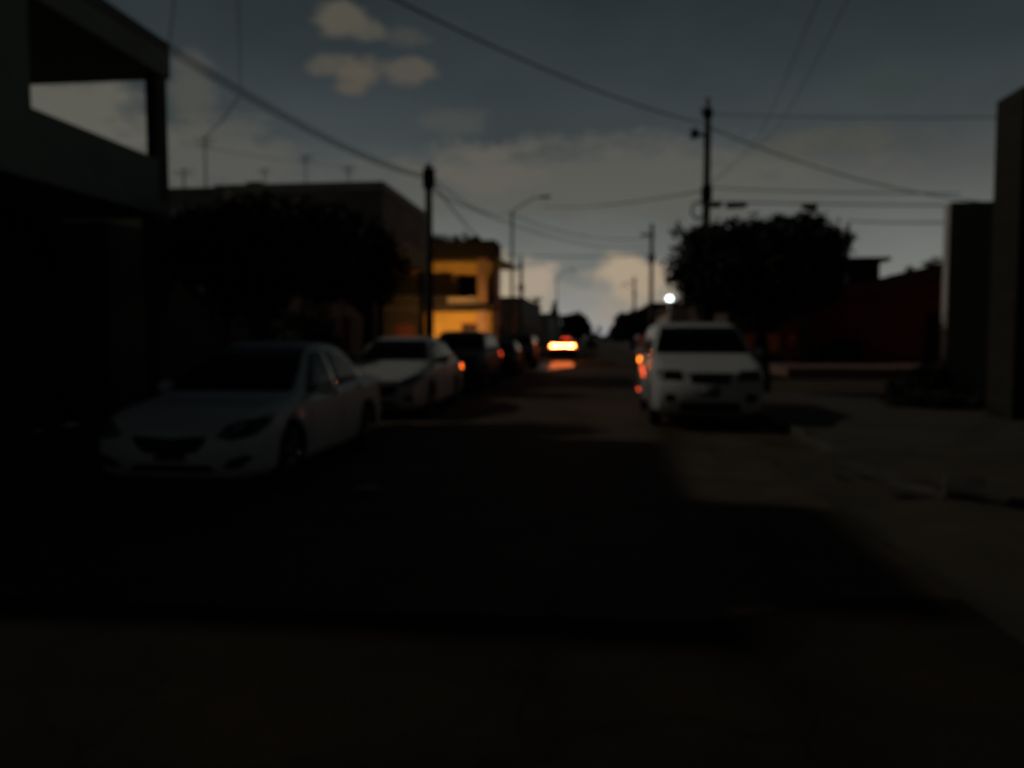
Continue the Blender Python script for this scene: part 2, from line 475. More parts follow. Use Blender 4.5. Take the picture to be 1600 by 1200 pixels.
m = MB(); m.wall('x', -7.3, -7.1, 9.1, 11.89, 3.72, 4.39); m.wall('y', 12.0, 12.2, -12.68, -7.32, 3.72, 4.30)
m.build('parapet', MT['plaster_dim'], h)
m = MB(); m.box(-7.29, 11.9, 3.72, -7.1, 12.2, 5.745); m.build('corner_column', MT['plaster_dark'], h)
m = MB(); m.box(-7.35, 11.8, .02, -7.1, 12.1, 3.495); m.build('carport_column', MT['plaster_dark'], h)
m = MB(); m.box(-13.05, 4.65, 5.755, -7.05, 12.25, 6.34, .02); m.build('roof_slab', MT['plaster_dim'], h)
m = MB(); m.box(-11, 5.4, 6.345, -7.2, 8.2, 7.4); m.build('stair_head', MT['plaster_dim'], h)
m = MB(); m.box(-9.05, 5.42, .03, -9.0, 7.38, 2.38); m.build('garage_door', MT['black'], h)
window(h, 'x', -9.05, 8.6, 10.6, .9, 2.3, 1)
settle(h)

m = MB(); m.wall('x', -8.5, -8.3, 14.02, 17.4, .13, 2.75, [(15.6, 16.6, .14, 2.2)]); m.wall('x', -8.5, -8.3, 12.3, 14.0, .13, 3.48)
t = thing('garden_wall', 'dark garden wall with a door behind the sedan and the tree', 'wall', (-8.4, 14.8, .13))
m.wall('y', 12.3, 12.5, -12.7, -8.52, .02, 3.48)
m.build('wall', MT['plaster_dark'], t); m = MB(); m.box(-8.42, 15.62, .15, -8.36, 16.58, 2.18); m.build('door', MT['black'], t); settle(t)
# ------------------------------------------------------------------ houses along the left
h = thing('grey_house', 'pale grey flat roofed house just right of the terrace house', 'house', (-11, 19.5, 0))
m = MB(); m.wall('y', 17.5, 17.75, -13.5, -8.83, 0, 4.95, [(-12.2, -10.9, 1, 2.3)])
m.wall('x', -9.08, -8.83, 17.77, 22, 0, 4.95, [(18.4, 19.4, .05, 2.2), (20, 21.3, 1, 2.2)]); m.wall('x', -13.5, -13.25, 17.77, 22, 0, 4.95); m.wall('y', 22.02, 22.25, -13.5, -8.83, 0, 4.95)
m.build('wall', MT['plaster_grey'], h)
m = MB(); m.box(-13.2, 17.8, 4.5, -9.1, 22, 4.7); m.build('roof', MT['plaster_dark'], h)
m = MB(); m.box(-13.56, 17.4, 4.955, -8.77, 17.8, 5.04); m.build('coping', MT['plaster_grey'], h)
window(h, 'y', 17.5, -12.2, -10.9, 1, 2.3, -1); window(h, 'x', -8.83, 20, 21.3, 1, 2.2, 1)
m = MB(); m.box(-9.0, 18.42, .06, -8.92, 19.38, 2.18); m.build('door', MT['black'], h)
settle(h)

h = thing('brown_house', 'brown two storey house whose upper floor overhangs behind the left utility pole', 'house', (-9.8, 27.8, 0))
m = MB()
m.wall('y', 24.6, 24.85, -12.6, -8.8, 0, 4.2, [(-11.9, -10.6, 1.0, 2.3)])
m.wall('x', -9.05, -8.8, 24.87, 31, 0, 4.2, [(25.6, 26.6, .05, 2.25), (28, 29.4, 1.0, 2.3)])
m.wall('y', 30.78, 31.0, -12.6, -9.07, 0, 4.2); m.wall('x', -12.6, -12.35, 24.87, 30.76, 0, 4.2)
m.wall('y', 24.6, 24.85, -12.6, -7.0, 4.42, 6.25, [(-9.6, -8.2, 4.9, 5.9), (-11.9, -10.6, 4.9, 5.9)])
m.wall('x', -7.25, -7.0, 24.87, 31, 4.42, 6.25); m.wall('y', 30.78, 31.0, -12.6, -7.27, 4.42, 6.25); m.wall('x', -12.6, -12.35, 24.87, 30.76, 4.42, 6.25)
m.build('wall', MT['plaster_brown'], h)
m = MB(); m.box(-12.62, 24.55, 4.205, -6.97, 31.03, 4.415); m.build('floor_slab', MT['plaster_beige'], h)
m = MB(); m.box(-12.68, 24.5, 6.255, -6.93, 31.1, 6.56, .02); m.build('roof_parapet', MT['plaster_grey'], h)
m = MB(); m.box(-11.9, 25.2, 6.565, -11.4, 25.9, 6.78); m.build('roof_box', MT['plaster_dark'], h)
m = MB(); m.box(-6.997, 24.9, 4.42, -6.95, 31, 4.95); m.build('painted_band', MT['plaster_beige'], h)
for yy in (24.75, 30.75):
    m = MB(); m.tube([(-7.15, yy, .1), (-7.15, yy, 4.2)], .11, 12); m.build('column', MT['plaster_dark'], h)
window(h, 'y', 24.6, -9.6, -8.2, 4.9, 5.9, -1); window(h, 'y', 24.6, -11.9, -10.6, 4.9, 5.9, -1); window(h, 'y', 24.6, -11.9, -10.6, 1.0, 2.3, -1); window(h, 'x', -8.8, 28, 29.4, 1.0, 2.3, 1)
m = MB(); m.box(-9.0, 25.62, .06, -8.92, 26.58, 2.23); m.build('door', MT['red'], h)
settle(h)

# yellow lit house
h = thing('ochre_house', 'two storey ochre yellow house lit warm from its front yard', 'house', (-10, 46, 0))
Y0, YB = 42.0, 43.7
m = MB()
m.wall('y', YB, YB + .2, -10.3, -5.95, 0, 3.0, [(-7.85, -6.65, .95, 2.35)])
m.wall('y', YB, YB + .2, -15, -5.95, 3.38, 5.86, [(-8.0, -6.68, 3.7, 5.05)])
m.build('porch_wall', MT['yellow'], h)
m = MB(); m.wall('y', YB, YB + .2, -15, -10.303, 0, 3.0, [(-11.8, -10.6, .05, 2.3)]); m.build('side_wall', MT['deep'], h)  # unlit stretch of the porch wall, shade put into its dark colour
m = MB(); m.wall('x', -5.95, -5.7, 42.6, 44.6, 0, 5.86, [(43.95, 44.35, 1, 2.3)]); m.wall('x', -15, -14.75, 43.92, 52, 0, 5.86); m.wall('y', 51.8, 52, -14.73, -7.77, 0, 5.86); m.wall('x', -7.75, -7.5, 44.62, 52, 0, 5.86); m.wall('y', 44.4, 44.6, -7.5, -5.97, 0, 5.86)
m.build('wall', MT['plaster_brown'], h)
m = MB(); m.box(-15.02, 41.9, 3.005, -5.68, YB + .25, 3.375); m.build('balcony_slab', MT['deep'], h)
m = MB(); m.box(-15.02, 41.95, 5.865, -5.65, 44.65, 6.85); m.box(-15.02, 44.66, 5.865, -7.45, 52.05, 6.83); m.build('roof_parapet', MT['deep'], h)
m = MB(); m.wall('y', 42.0, 42.15, -8.3, -6.7, 3.38, 3.75); m.build('balcony_parapet', MT['plaster_brown'], h)
m = MB(); m.wall('y', 42.0, 42.12, -14.9, -8.32, 3.38, 3.85); m.build('balcony_panel', MT['deep'], h)  # shade on the panel put into its dark colour
for (z0, z1) in ((0.05, 3.0), (3.38, 5.86)):
    m = MB(); m.box(-6.65, 42.02, z0, -6.1, 42.5, z1); m.build('column', MT['ochre'], h)
m = MB(); m.prism([(-5.64, 5.95), (-4.75, 5.55), (-4.75, 5.42), (-5.64, 5.45)], 'y', 42.05, 44.6); m.build('canopy', MT['plaster_dark'], h)
window(h, 'y', YB, -7.85, -6.65, .95, 2.35, -1, frame=MT['red']); window(h, 'y', YB, -8.0, -6.68, 3.7, 5.05, -1, frame=MT['black'])
window(h, 'x', -5.7, 43.95, 44.35, 1, 2.3, 1, bars=1)
m = MB(); m.box(-11.78, YB + .04, .06, -10.62, YB + .1, 2.28); m.build('door', MT['dkred'], h)
settle(h)
t = thing('added_floodlight', 'added warm light on a stake, out of view, aimed at the ochre house front', 'lamp', (-8.3, 38.6, 0))
m = MB(); m.tube([(0, 0, 0), (0, 0, .85)], .03, 8); m.build('stake', MT['black'], t)
m = MB(); m.box(-.2, -.10, .85, .2, .02, 1.15, .02); m.build('housing', MT['black'], t)
m = MB(); m.box(-.17, .022, .88, .17, .03, 1.12); m.build('lamp_face', MT['added_warm'], t)  # light added out of view to brighten the ochre house
t = thing('rooftop_tank', 'small dark water tank on the ochre house roof edge', 'water tank', (-6.9, 43, 6.85))
m = MB(); m.tube([(-6.9, 43, 6.86), (-6.9, 43, 7.1), (-6.9, 43, 7.22)], [.32, .32, .12], 14); m.build('tank', MT['tank'], t); settle(t)

m = MB(); m.wall('x', -5.75, -5.55, 31.4, 41.6, 0.13, 1.6, [(35, 37.5, .14, 1.55)])
tag(m.build('yard_wall', MT['plaster_dark']), 'low dark garden wall in front of the ochre house yard', 'wall')

h = thing('flat_house', 'long dark flat roofed house farther on past the ochre house', 'house', (-10, 70, 0))
m = MB(); m.wall('y', 60, 60.25, -15, -6, 0, 4.5, [(-9, -7.4, 1, 2.4)]); m.wall('x', -6.25, -6, 60.27, 80, 0, 4.5, [(63, 64.5, 1, 2.4), (68, 69.2, .1, 2.3), (73, 75, 1, 2.4)]); m.wall('y', 79.8, 80, -15, -6.27, 0, 4.5)
m.wall('x', -15, -14.75, 60.27, 79.78, 0, 4.5)
m.build('wall', MT['plaster_grey'], h)
m = MB(); m.box(-15.1, 59.9, 4.505, -5.9, 80.1, 4.72); m.build('roof', MT['plaster_dark'], h)
for u in ((63, 64.5), (73, 75)): window(h, 'x', -6, u[0], u[1], 1, 2.4, 1)
window(h, 'y', 60, -9, -7.4, 1, 2.4, -1)
settle(h)
h = thing('far_house', 'grey house far up the left side before the round tree', 'house', (-10, 105, 0))
m = MB(); m.wall('y', 95, 95.3, -16, -6.2, 0, 4.3); m.wall('x', -6.5, -6.2, 95.32, 120, 0, 4.3, [(98, 100, 1, 2.4), (106, 108, 1, 2.4)]); m.build('wall', MT['plaster_grey'], h)
m = MB(); m.box(-16.2, 94.8, 4.305, -6, 120.2, 4.55); m.build('roof', MT['plaster_dark'], h)
window(h, 'x', -6.2, 98, 100, 1, 2.4, 1); window(h, 'x', -6.2, 106, 108, 1, 2.4, 1)
settle(h)
h = thing('pointed_tower', 'small pointed tower rising far away beside the round tree', 'tower', (-7.6, 133, 0))
m = MB(); m.box(-8.6, 132, 0, -6.6, 134, 5.4); m.build('shaft', MT['plaster_grey'], h)
m = MB(); m.tube([(-7.6, 133, 5.4), (-7.6, 133, 6.2), (-7.6, 133, 8.2)], [1.2, .9, .05], 4); m.build('spire', MT['plaster_dark'], h)
settle(h)

# ------------------------------------------------------------------ houses along the right
h = thing('red_house', 'long low red painted house with a sloping tile roof on the right', 'house', (13, 39, 0))
m = MB(); m.wall('y', 36.0, 36.25, 9.3, 21, .0, 3.2, [(14.4, 15.5, .42, 2.6), (18, 19.5, 1.2, 2.4)]); m.wall('x', 9.3, 9.55, 36.27, 40.5, 0, 3.2); m.wall('x', 20.75, 21, 36.27, 40.5, 0, 3.2); m.wall('y', 40.3, 40.5, 9.57, 20.73, 0, 3.2)
m.prism([(9.3, 3.205), (21, 3.205), (16.6, 4.85)], 'y', 36.0, 36.25)
m.build('wall', MT['red'], h)
m = MB(); m.prism([(9.0, 3.12), (16.6, 4.90), (21.5, 3.02), (21.5, 3.18), (16.6, 5.06), (9.0, 3.28)], 'y', 35.6, 40.8); m.build('roof', MT['tile'], h)
m = MB(); m.prism([(9.0, 2.68), (16.6, 4.48), (21.5, 2.6), (21.5, 3.30), (16.6, 5.18), (9.0, 3.34)], 'y', 35.45, 35.58); m.build('tile_fascia', MT['tilef'], h)
m = MB(); m.box(14.42, 36.05, .43, 15.48, 36.12, 2.58); m.build('door', MT['black'], h)
window(h, 'y', 36, 18, 19.5, 1.2, 2.4, -1)
settle(h)
h = thing('low_dark_house', 'low dark house with a painted red glow patch, behind the white van and tree', 'house', (7.4, 36, 0))
m = MB(); m.wall('y', 34.6, 34.8, 5.6, 9.0, 0.12, 2.9, [(7.9, 8.7, .2, 2.2), (6.4, 7.75, .95, 2.3)]); m.wall('x', 5.6, 5.8, 34.82, 38.5, .12, 2.9); m.wall('x', 8.8, 9.0, 34.82, 38.5, .12, 2.9); m.build('wall', MT['plaster_dark'], h)
m = MB(); m.box(5.3, 34.2, 2.905, 9.2, 38.8, 3.1); m.build('roof', MT['plaster_dark'], h)
m = MB(); m.box(7.6, 34.12, 2.95, 8.6, 34.195, 3.06); m.build('fascia', MT['white_wall'], h)
m = MB(); m.box(7.92, 34.66, .21, 8.68, 34.72, 2.18); d_ = m.build('door', MT['red'], h)
m = MB(); m.box(8.2, 34.60, 1.25, 8.5, 34.655, 1.65); m.build('door_glow_panel', MT['orange'], d_)
m = MB(); m.box(6.35, 34.5, .9, 7.8, 34.59, 1.72); m.build('glow_panel', MT['orange'], h)  # painted stand-in for the red glow on this wall
window(h, 'y', 34.6, 6.4, 7.75, .95, 2.3, -1)
settle(h)
h = thing('overhang_house', 'black two storey house with a thin overhanging roof slab behind the red house', 'house', (11, 47, 0))
m = MB(); m.wall('y', 45, 45.25, 5.6, 15.5, 0, 5.75, [(12.8, 14.2, 3.8, 5)]); m.wall('x', 15.25, 15.5, 45.27, 50, 0, 5.75); m.wall('x', 5.6, 5.85, 45.27, 50, 0, 5.75); m.wall('y', 49.8, 50, 5.87, 15.23, 0, 5.75); m.build('wall', MT['black'], h)
m = MB(); m.box(5.3, 44.6, 5.755, 15.95, 50.3, 5.95); m.build('roof_slab', MT['black'], h)
window(h, 'y', 45, 12.8, 14.2, 3.8, 5, -1, frame=MT['black'])
settle(h)
h = thing('gabled_house', 'dim grey gabled house right of the lit lamp, behind the tree', 'house', (9, 56, 0))
m = MB(); m.wall('y', 53, 53.2, 4.6, 13, 0, 3.4, [(6, 7.4, 1, 2.3)]); m.prism([(4.6, 3.405), (13, 3.405), (6.6, 4.6)], 'y', 53, 53.2); m.wall('x', 4.6, 4.8, 53.22, 64, 0, 3.4); m.build('wall', MT['plaster_grey'], h)
m = MB(); m.prism([(4.3, 3.28), (6.6, 4.66), (13.4, 3.3), (13.4, 3.42), (6.6, 4.8), (4.3, 3.42)], 'y', 52.7, 64.2); m.build('roof', MT['plaster_dark'], h)
window(h, 'y', 53, 6, 7.4, 1, 2.3, -1)
settle(h)
h = thing('maroon_house', 'dark maroon flat house down the right kerb behind the van', 'house', (7, 75, 0))
m = MB(); m.wall('y', 66, 66.25, 4.4, 13, 0, 4.3, [(5.2, 6.2, .1, 2.2)]); m.wall('x', 4.4, 4.65, 66.27, 88, 0, 4.3, [(70, 71.4, 1, 2.3), (78, 79.4, 1, 2.3)]); m.build('wall', MT['red'], h)
m = MB(); m.box(4.2, 65.8, 4.305, 13.2, 88.2, 4.5); m.build('roof', MT['plaster_dark'], h)
window(h, 'x', 4.4, 70, 71.4, 1, 2.3, -1); window(h, 'x', 4.4, 78, 79.4, 1, 2.3, -1)
settle(h)

h = thing('white_edged_wall', 'tall dark wall slab with a pale sunlit end on the right', 'wall', (9.5, 19.7, 0))
m = MB(); m.box(8.315, 19.5, .09, 11.5, 19.78, 4.72); m.build('slab', MT['dkwall'], h)
m = MB(); m.box(8.27, 19.49, .09, 8.312, 19.79, 4.70); m.build('sunlit_end', MT['white_wall'], h)  # lit end paler than the slab: light and shade put into two colours
settle(h)
h = thing('stone_gate_house', 'tall house front with a stacked stone pillar at the right edge', 'house', (9, 12, 0))
m = MB(); m.box(7.05, 14.0, .09, 7.95, 14.9, 5.72, .01); m.build('stone_pillar', MT['stone'], h)
m = MB(); m.wall('x', 7.5, 7.7, 6.5, 13.98, .09, 5.75, [(9.6, 12.9, .1, 2.7)]); m.wall('y', 14.4, 14.6, 7.97, 13, .09, 5.4); m.build('wall', MT['black'], h)  # wall coloured black to carry the shadow on it
m = MB()
for k in range(22): m.box(7.56, 9.62 + k * .15, .11, 7.60, 9.66 + k * .15, 2.68)
m.box(7.565, 9.6, .3, 7.595, 12.9, .36); m.box(7.565, 9.6, 2.4, 7.595, 12.9, 2.46)
m.build('bar_gate', MT['black'], h)
m = MB(); m.box(7.45, 6.4, 5.755, 13, 13.95, 5.85); m.build('roof', MT['black'], h)
settle(h)

# ------------------------------------------------------------------ vegetation


def leaves(name, lobes, n, size, material, parent, seed):
    rg = np.random.default_rng(seed)
    vol = np.array([l[3] * l[4] * l[5] for l in lobes]) ** .8; vol /= vol.sum()
    # clumps first, then leaves about each clump: gaps and ragged outline
    ncl = max(20, n // 34)
    pick = rg.choice(len(lobes), ncl, p=vol)
    Lb = np.array(lobes)[pick]
    d = rg.normal(size=(ncl, 3)); d /= np.linalg.norm(d, axis=1)[:, None]
    r = rg.uniform(.25, 1.0, ncl) ** .5
    cen = Lb[:, :3] + d * r[:, None] * Lb[:, 3:6]
    k = rg.integers(0, ncl, n)
    ctr = cen[k] + rg.normal(size=(n, 3)) * (.055 * Lb[k][:, 3:6].mean(axis=1, keepdims=True) + .07)
    a = rg.normal(size=(n, 3)); a /= np.linalg.norm(a, axis=1)[:, None]
    b = rg.normal(size=(n, 3)); b -= (a * b).sum(1)[:, None] * a; b /= np.linalg.norm(b, axis=1)[:, None]
    s = size * rg.uniform(.6, 1.35, (n, 1))
    v = np.stack([ctr - a * s, ctr + b * s * .5 - a * s * .1, ctr + a * s, ctr - b * s * .5 - a * s * .1], axis=1).reshape(-1, 3)
    me = bpy.data.meshes.new(name)
    me.from_pydata(v.tolist(), [], np.arange(4 * n).reshape(-1, 4).tolist())
    me.materials.append(material)
    o = bpy.data.objects.new(name, me); C.objects.link(o); o.parent = parent
    return o


def tree(name, label, x, y, z0, zfork, lobes, n, size, rad, seed, cat='tree', group=None, material=MT['leaf']):
    rg = random.Random(seed)
    t = thing(name, label, cat, (x, y, z0), 0, group)
    lob = [(l[0] - x, l[1] - y, l[2] - z0, l[3], l[4], l[5]) for l in lobes]
    m = MB(); f = zfork - z0
    m.tube([(0, 0, -.1), (.02, .01, .25), (rg.uniform(-.06, .06), 0, f * .6), (rg.uniform(-.08, .08), .03, f)], [rad * 1.5, rad * 1.1, rad * .95, rad], 10)
    for l in lob:
        for _ in range(2):
            e = Vector((l[0] + rg.uniform(-.5, .5) * l[3], l[1] + rg.uniform(-.5, .5) * l[4], l[2] + rg.uniform(-.2, .5) * l[5]))
            mid = Vector((0, 0, f)).lerp(e, .5) + Vector((rg.uniform(-.12, .12), rg.uniform(-.12, .12), rg.uniform(0, .2)))
            m.tube([(0, 0, f - .1), mid, e], [rad * .6, rad * .35, rad * .1], 7)
    m.build('trunk', MT['bark'], t)
    leaves('crown', lob, n, size, material, t, seed)
    return t


def px_lobes(Y, lst, depth=.85):
    """lobes given as seen on the street: (px, py, half width px, half height px, dy)"""
    out = []
    for (px, py, rw, rh, dy) in lst:
        c = P(px, py, Y + dy); k = (Y + dy) / 1200
        out.append((c.x, c.y, c.z, rw * k, max(rw, rh) * k * depth, rh * k))
    return out


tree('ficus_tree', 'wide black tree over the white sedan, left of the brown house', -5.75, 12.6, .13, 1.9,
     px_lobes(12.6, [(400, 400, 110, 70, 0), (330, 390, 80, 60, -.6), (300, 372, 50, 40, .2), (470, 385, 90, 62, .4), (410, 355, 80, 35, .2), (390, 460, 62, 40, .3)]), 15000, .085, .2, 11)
tree('ficus_tree', 'black tree over the white hatchback, its crown touching the left utility pole', -6.3, 20.6, .13, 2.2,
     px_lobes(20.6, [(540, 395, 80, 58, 0), (600, 408, 34, 36, .3), (520, 430, 75, 45, .2), (560, 370, 45, 30, .2), (575, 440, 45, 36, 0)]), 11000, .085, .17, 12)
tree('round_shrub', 'dark rounded shrub between the sedan and the hatchback', -6.0, 14.9, .13, .5,
     [(-6.0, 14.9, 1.3, .85, .8, .75), (-5.6, 15.1, 1.0, .6, .6, .6), (-6.4, 14.8, .8, .6, .6, .6)], 5000, .06, .06, 13, 'shrub', None, MT['leaf2'])
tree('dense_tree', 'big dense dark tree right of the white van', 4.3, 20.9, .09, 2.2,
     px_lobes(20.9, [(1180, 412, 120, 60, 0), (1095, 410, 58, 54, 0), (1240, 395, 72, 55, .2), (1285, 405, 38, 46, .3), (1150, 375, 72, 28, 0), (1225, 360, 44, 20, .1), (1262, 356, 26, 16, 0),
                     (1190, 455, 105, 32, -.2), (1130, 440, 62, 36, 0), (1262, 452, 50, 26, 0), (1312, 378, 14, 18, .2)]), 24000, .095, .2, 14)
tree('street_tree', 'round dark tree far away where the road ends on the left', -5.4, 170, .13, 3.2,
     px_lobes(170, [(898, 510, 26, 20, 0), (885, 514, 16, 14, 1), (912, 515, 15, 14, -1), (899, 499, 17, 11, 0)]), 4500, .5, .4, 15)
tree('street_tree', 'dark bushy tree at the far right kerb before the maroon house', 4.0, 92, .12, 2.0,
     px_lobes(92, [(975, 512, 16, 22, 0), (964, 520, 9, 18, 1), (985, 498, 14, 12, 0)]), 4000, .26, .25, 16)
tree('street_tree', 'dark tree crown above the maroon house at the right kerb', 5.2, 64.8, .12, 2.6,
     px_lobes(64.5, [(1003, 500, 28, 17, 0), (985, 508, 18, 18, 0), (1024, 496, 20, 12, 0)]), 6000, .18, .2, 17)
tree('low_bush', 'dark round bush in front of the red house wall', 11.6, 34.4, .41, .6,
     px_lobes(34.4, [(1315, 545, 26, 14, 0), (1300, 550, 16, 11, 0), (1332, 551, 15, 10, 0)]), 2500, .07, .05, 18, 'bush', None, MT['leaf2'])
tree('low_bush', 'black bush at the foot of the white edged wall', 7.6, 18.6, .09, .4,
     px_lobes(18.6, [(1430, 603, 30, 18, 0), (1455, 590, 20, 26, .2), (1412, 615, 26, 12, -.4)]), 3500, .05, .04, 19, 'bush', None, MT['leaf2'])
tree('low_bush', 'low spreading black bush in front of the white edged wall base', 7.9, 16.6, .09, .25,
     px_lobes(16.6, [(1450, 632, 55, 12, 0), (1510, 635, 50, 13, -.2), (1545, 640, 30, 10, -.2)]), 4500, .05, .03, 20, 'bush', None, MT['leaf2'])
# a small palm
pt = P(838, 472, 78)
t = thing('palm_tree', 'small shaggy palm above the long flat house', 'palm tree', (pt.x, 78, 0))
m = MB(); m.tube([(0, 0, 0), (.1, 0, 2), (0, 0, pt.z)], [.2, .15, .13], 9); m.build('trunk', MT['bark'], t)
m = MB(); rg = random.Random(3)
for k in range(26):
    a = rg.uniform(0, 6.28); e = rg.uniform(-.6, 1.1); L = rg.uniform(.7, 1.15)
    d = Vector((math.cos(a) * math.cos(e), math.sin(a) * math.cos(e), math.sin(e))); s_ = Vector((-math.sin(a), math.cos(a), 0))
    b = Vector((0, 0, pt.z)); p1 = b + d * L * .5; p2 = b + d * L - Vector((0, 0, .25))
    q = [m.bm.verts.new(w) for w in (b, p1 + s_ * .12, p2, p1 - s_ * .12)]; m.bm.faces.new(q)
m.build('crown', MT['leaf'], t)
# far tree line closing the street
rg = np.random.default_rng(5)
lob = [(x, 420 + rg.uniform(-20, 20), 2 + rg.uniform(0, 2.5), rg.uniform(8, 14), 8, rg.uniform(2, 4)) for x in np.linspace(-240, 330, 70)]
o = leaves('distant_trees', lob, 9000, 1.3, MT['leaf'], None, 21); o['kind'] = 'stuff'
o = leaves('rooftop_plants', [(-9.2 + .55 * k, 42.8, 7.0, .35, .3, .28) for k in range(4)], 900, .07, MT['leaf2'], None, 22)
tag(o, 'row of small bushy plants along the ochre house parapet', 'plants')
q = [P(x_, y_, 36.6) for x_, y_ in ((1390, 441), (1402, 436), (1420, 429), (1434, 431), (1456, 421), (1470, 412))]
o = leaves('rooftop_plants', [(p_.x, 36.6, p_.z, .42, .35, .3) for p_ in q], 1200, .07, MT['leaf2'], None, 23)
tag(o, 'ragged dark plants along the sloping tile roof of the red house', 'plants')

# ------------------------------------------------------------------ poles, lamps, wires


def pole(label, base, top, r0, r1, name='utility_pole', group='utility poles', cat='utility pole', material=MT['pole']):
    t = thing(name, label, cat, base, 0, group)
    H = top - base[2]
    m = MB(); m.tube([(0, 0, -.2), (0, 0, H)], [r0, r1], 14); m.build('post', material, t)
    return t, H


def insulator(t, x, y, z, r=.05):
    m = MB(); m.tube([(x, y, z), (x, y, z + .05), (x, y, z + .09), (x, y, z + .16)], [r * .6, r, r * .5, r * .8], 10); return m.build('insulator', MT['porcelain'], t)


b = P(671, 500, 23.9)
t, H = pole('thick dark utility pole on the left in front of the brown house', (b.x, 23.9, .13), P(671, 257, 23.9).z, .15, .11)
m = MB(); m.box(-.16, -.16, H - .75, .16, .16, H - .15, .03); m.build('cable_rack', MT['black'], t)
for k in range(3): insulator(t, .2, -.1, H - .7 + .2 * k)
p = P(1101, 500, 24)
t, H = pole('tall utility pole with bracket and cable loops behind the dense right tree', (p.x, 24, .09), P(1101, 172, 24).z, .15, .10)
m = MB(); m.tube([(0, 0, H), (0, 0, H + .36)], .055, 8); m.build('pole_tip', MT['porcelain'], t)
m = MB(); m.box(-.14, -.14, H - .22, .14, .14, H + .02, .03); m.build('top_collar', MT['black'], t)
m = MB(); m.box(-.46, -.06, H - .76, 0.0, .06, H - .70); m.box(-.5, -.12, H - .82, -.26, .12, H - .56, .03); m.build('side_bracket', MT['steel'], t)
m = MB(); m.box(-.15, -.15, H - 2.7, .15, .15, H - 2.25, .03); m.build('clamp_band', MT['black'], t)
m = MB(); m.tube([(-.26 + .19 * math.cos(a), -.16, H - 3.0 + .24 * math.sin(a)) for a in np.linspace(0, 2 * math.pi, 25)], .035, 6, False); m.build('cable_coil', MT['cable'], t)
insulator(t, -.17, -.05, H - .1)
for (px, py, Y, ybase, lab, r) in ((1017, 350, 50, .12, 'dark utility pole just left of the lit lamp', .15), (991, 432, 94, .12, 'short looking utility pole far down the right kerb', .17),
                                  (814, 403, 56, .13, 'utility pole standing just right of the tall street lamp', .15), (1322, 350, 43.5, .0, 'thin utility pole over the right end of the dense tree', .12)):
    p = P(px, 500, Y)
    t, H = pole(lab, (p.x, Y, ybase), P(px, py, Y).z, r, r * .72)
    m = MB(); m.box(-.7, -.05, H - .75, .2, .05, H - .63); m.build('crossarm', MT['black'], t)
    insulator(t, -.6, 0, H - .63); insulator(t, -.25, 0, H - .63)
    m = MB(); m.box(-.2, -.2, H - 2.4, .2, .2, H - 1.9, .03); m.build('clamp_band', MT['black'], t)


def street_lamp(label, px, py, Y, ax, ay, group='curved arm street lamps'):
    p = P(px, py, Y); e = P(ax, ay, Y)
    t = thing('street_lamp', label, 'street lamp', (p.x, Y, .13), 0, group)
    H = p.z - .13; dx, dz = e.x - p.x, e.z - p.z
    m = MB(); m.tube([(0, 0, 0), (0, 0, H)], [.11, .07], 12); m.box(-.18, -.18, 0, .18, .18, .06); m.build('post', MT['steel'], t)
    m = MB(); m.tube([(0, 0, H - .05), (dx * .3, 0, H + dz * .38), (dx * .75, 0, H + dz * .93), (dx, 0, H + dz)], .04, 8); m.build('arm', MT['steel'], t)
    m = MB(); m.ball((dx + .25, 0, H + dz), (.42, .16, .09)); m.build('lamp_head', MT['steel'], t)


street_lamp('tall unlit street lamp with a bent arm beside the ochre house', 800, 330, 47, 845, 308)
street_lamp('smaller looking unlit street lamp above the round far tree', 870, 432, 95, 892, 421)
street_lamp('unlit street lamp whose arm reaches left toward the road at the far right kerb', 990, 452, 108, 972, 444)

p = P(1046, 467, 45)
t = thing('post_lamp', 'lit white round lamp on a pale post above the white van', 'lamp', (p.x, 45, .12))
zt = p.z - .12
m = MB(); m.tube([(0, 0, 0), (0, 0, zt - .16)], [.09, .06], 10); m.box(-.16, -.16, 0, .16, .16, .5); m.build('post', MT['white_wall'], t)
m = MB(); m.tube([(0, 0, zt - .18), (0, 0, zt - .1)], [.08, .13], 12); m.build('collar', MT['steel'], t)
m = MB(); m.ball((0, 0, zt), .17); m.build('globe', MT['bulb'], t)


def wire(label, pts, sag, r=.014, name='overhead_cable', group='overhead cables across the street', cat='cable', strands=1):
    P3 = [P(*q) for q in pts]
    line = []
    for a, b in zip(P3[:-1], P3[1:]):
        for k in range(17):
            s = k / 16
            q = a.lerp(b, s); q.z -= sag * 4 * s * (1 - s); line.append(q)
    o0 = line[0].copy()
    m = MB()
    for k in range(strands):
        of = Vector((0, 0, 0)) if strands == 1 else Vector((.04 * math.cos(k * 2.4), 0, .042 * (k - strands / 2)))
        m.tube([q - o0 + of for q in line], r, 6)
    o = m.build(name, MT['cable']); o.location = o0
    tag(o, label, cat, group)
    return o


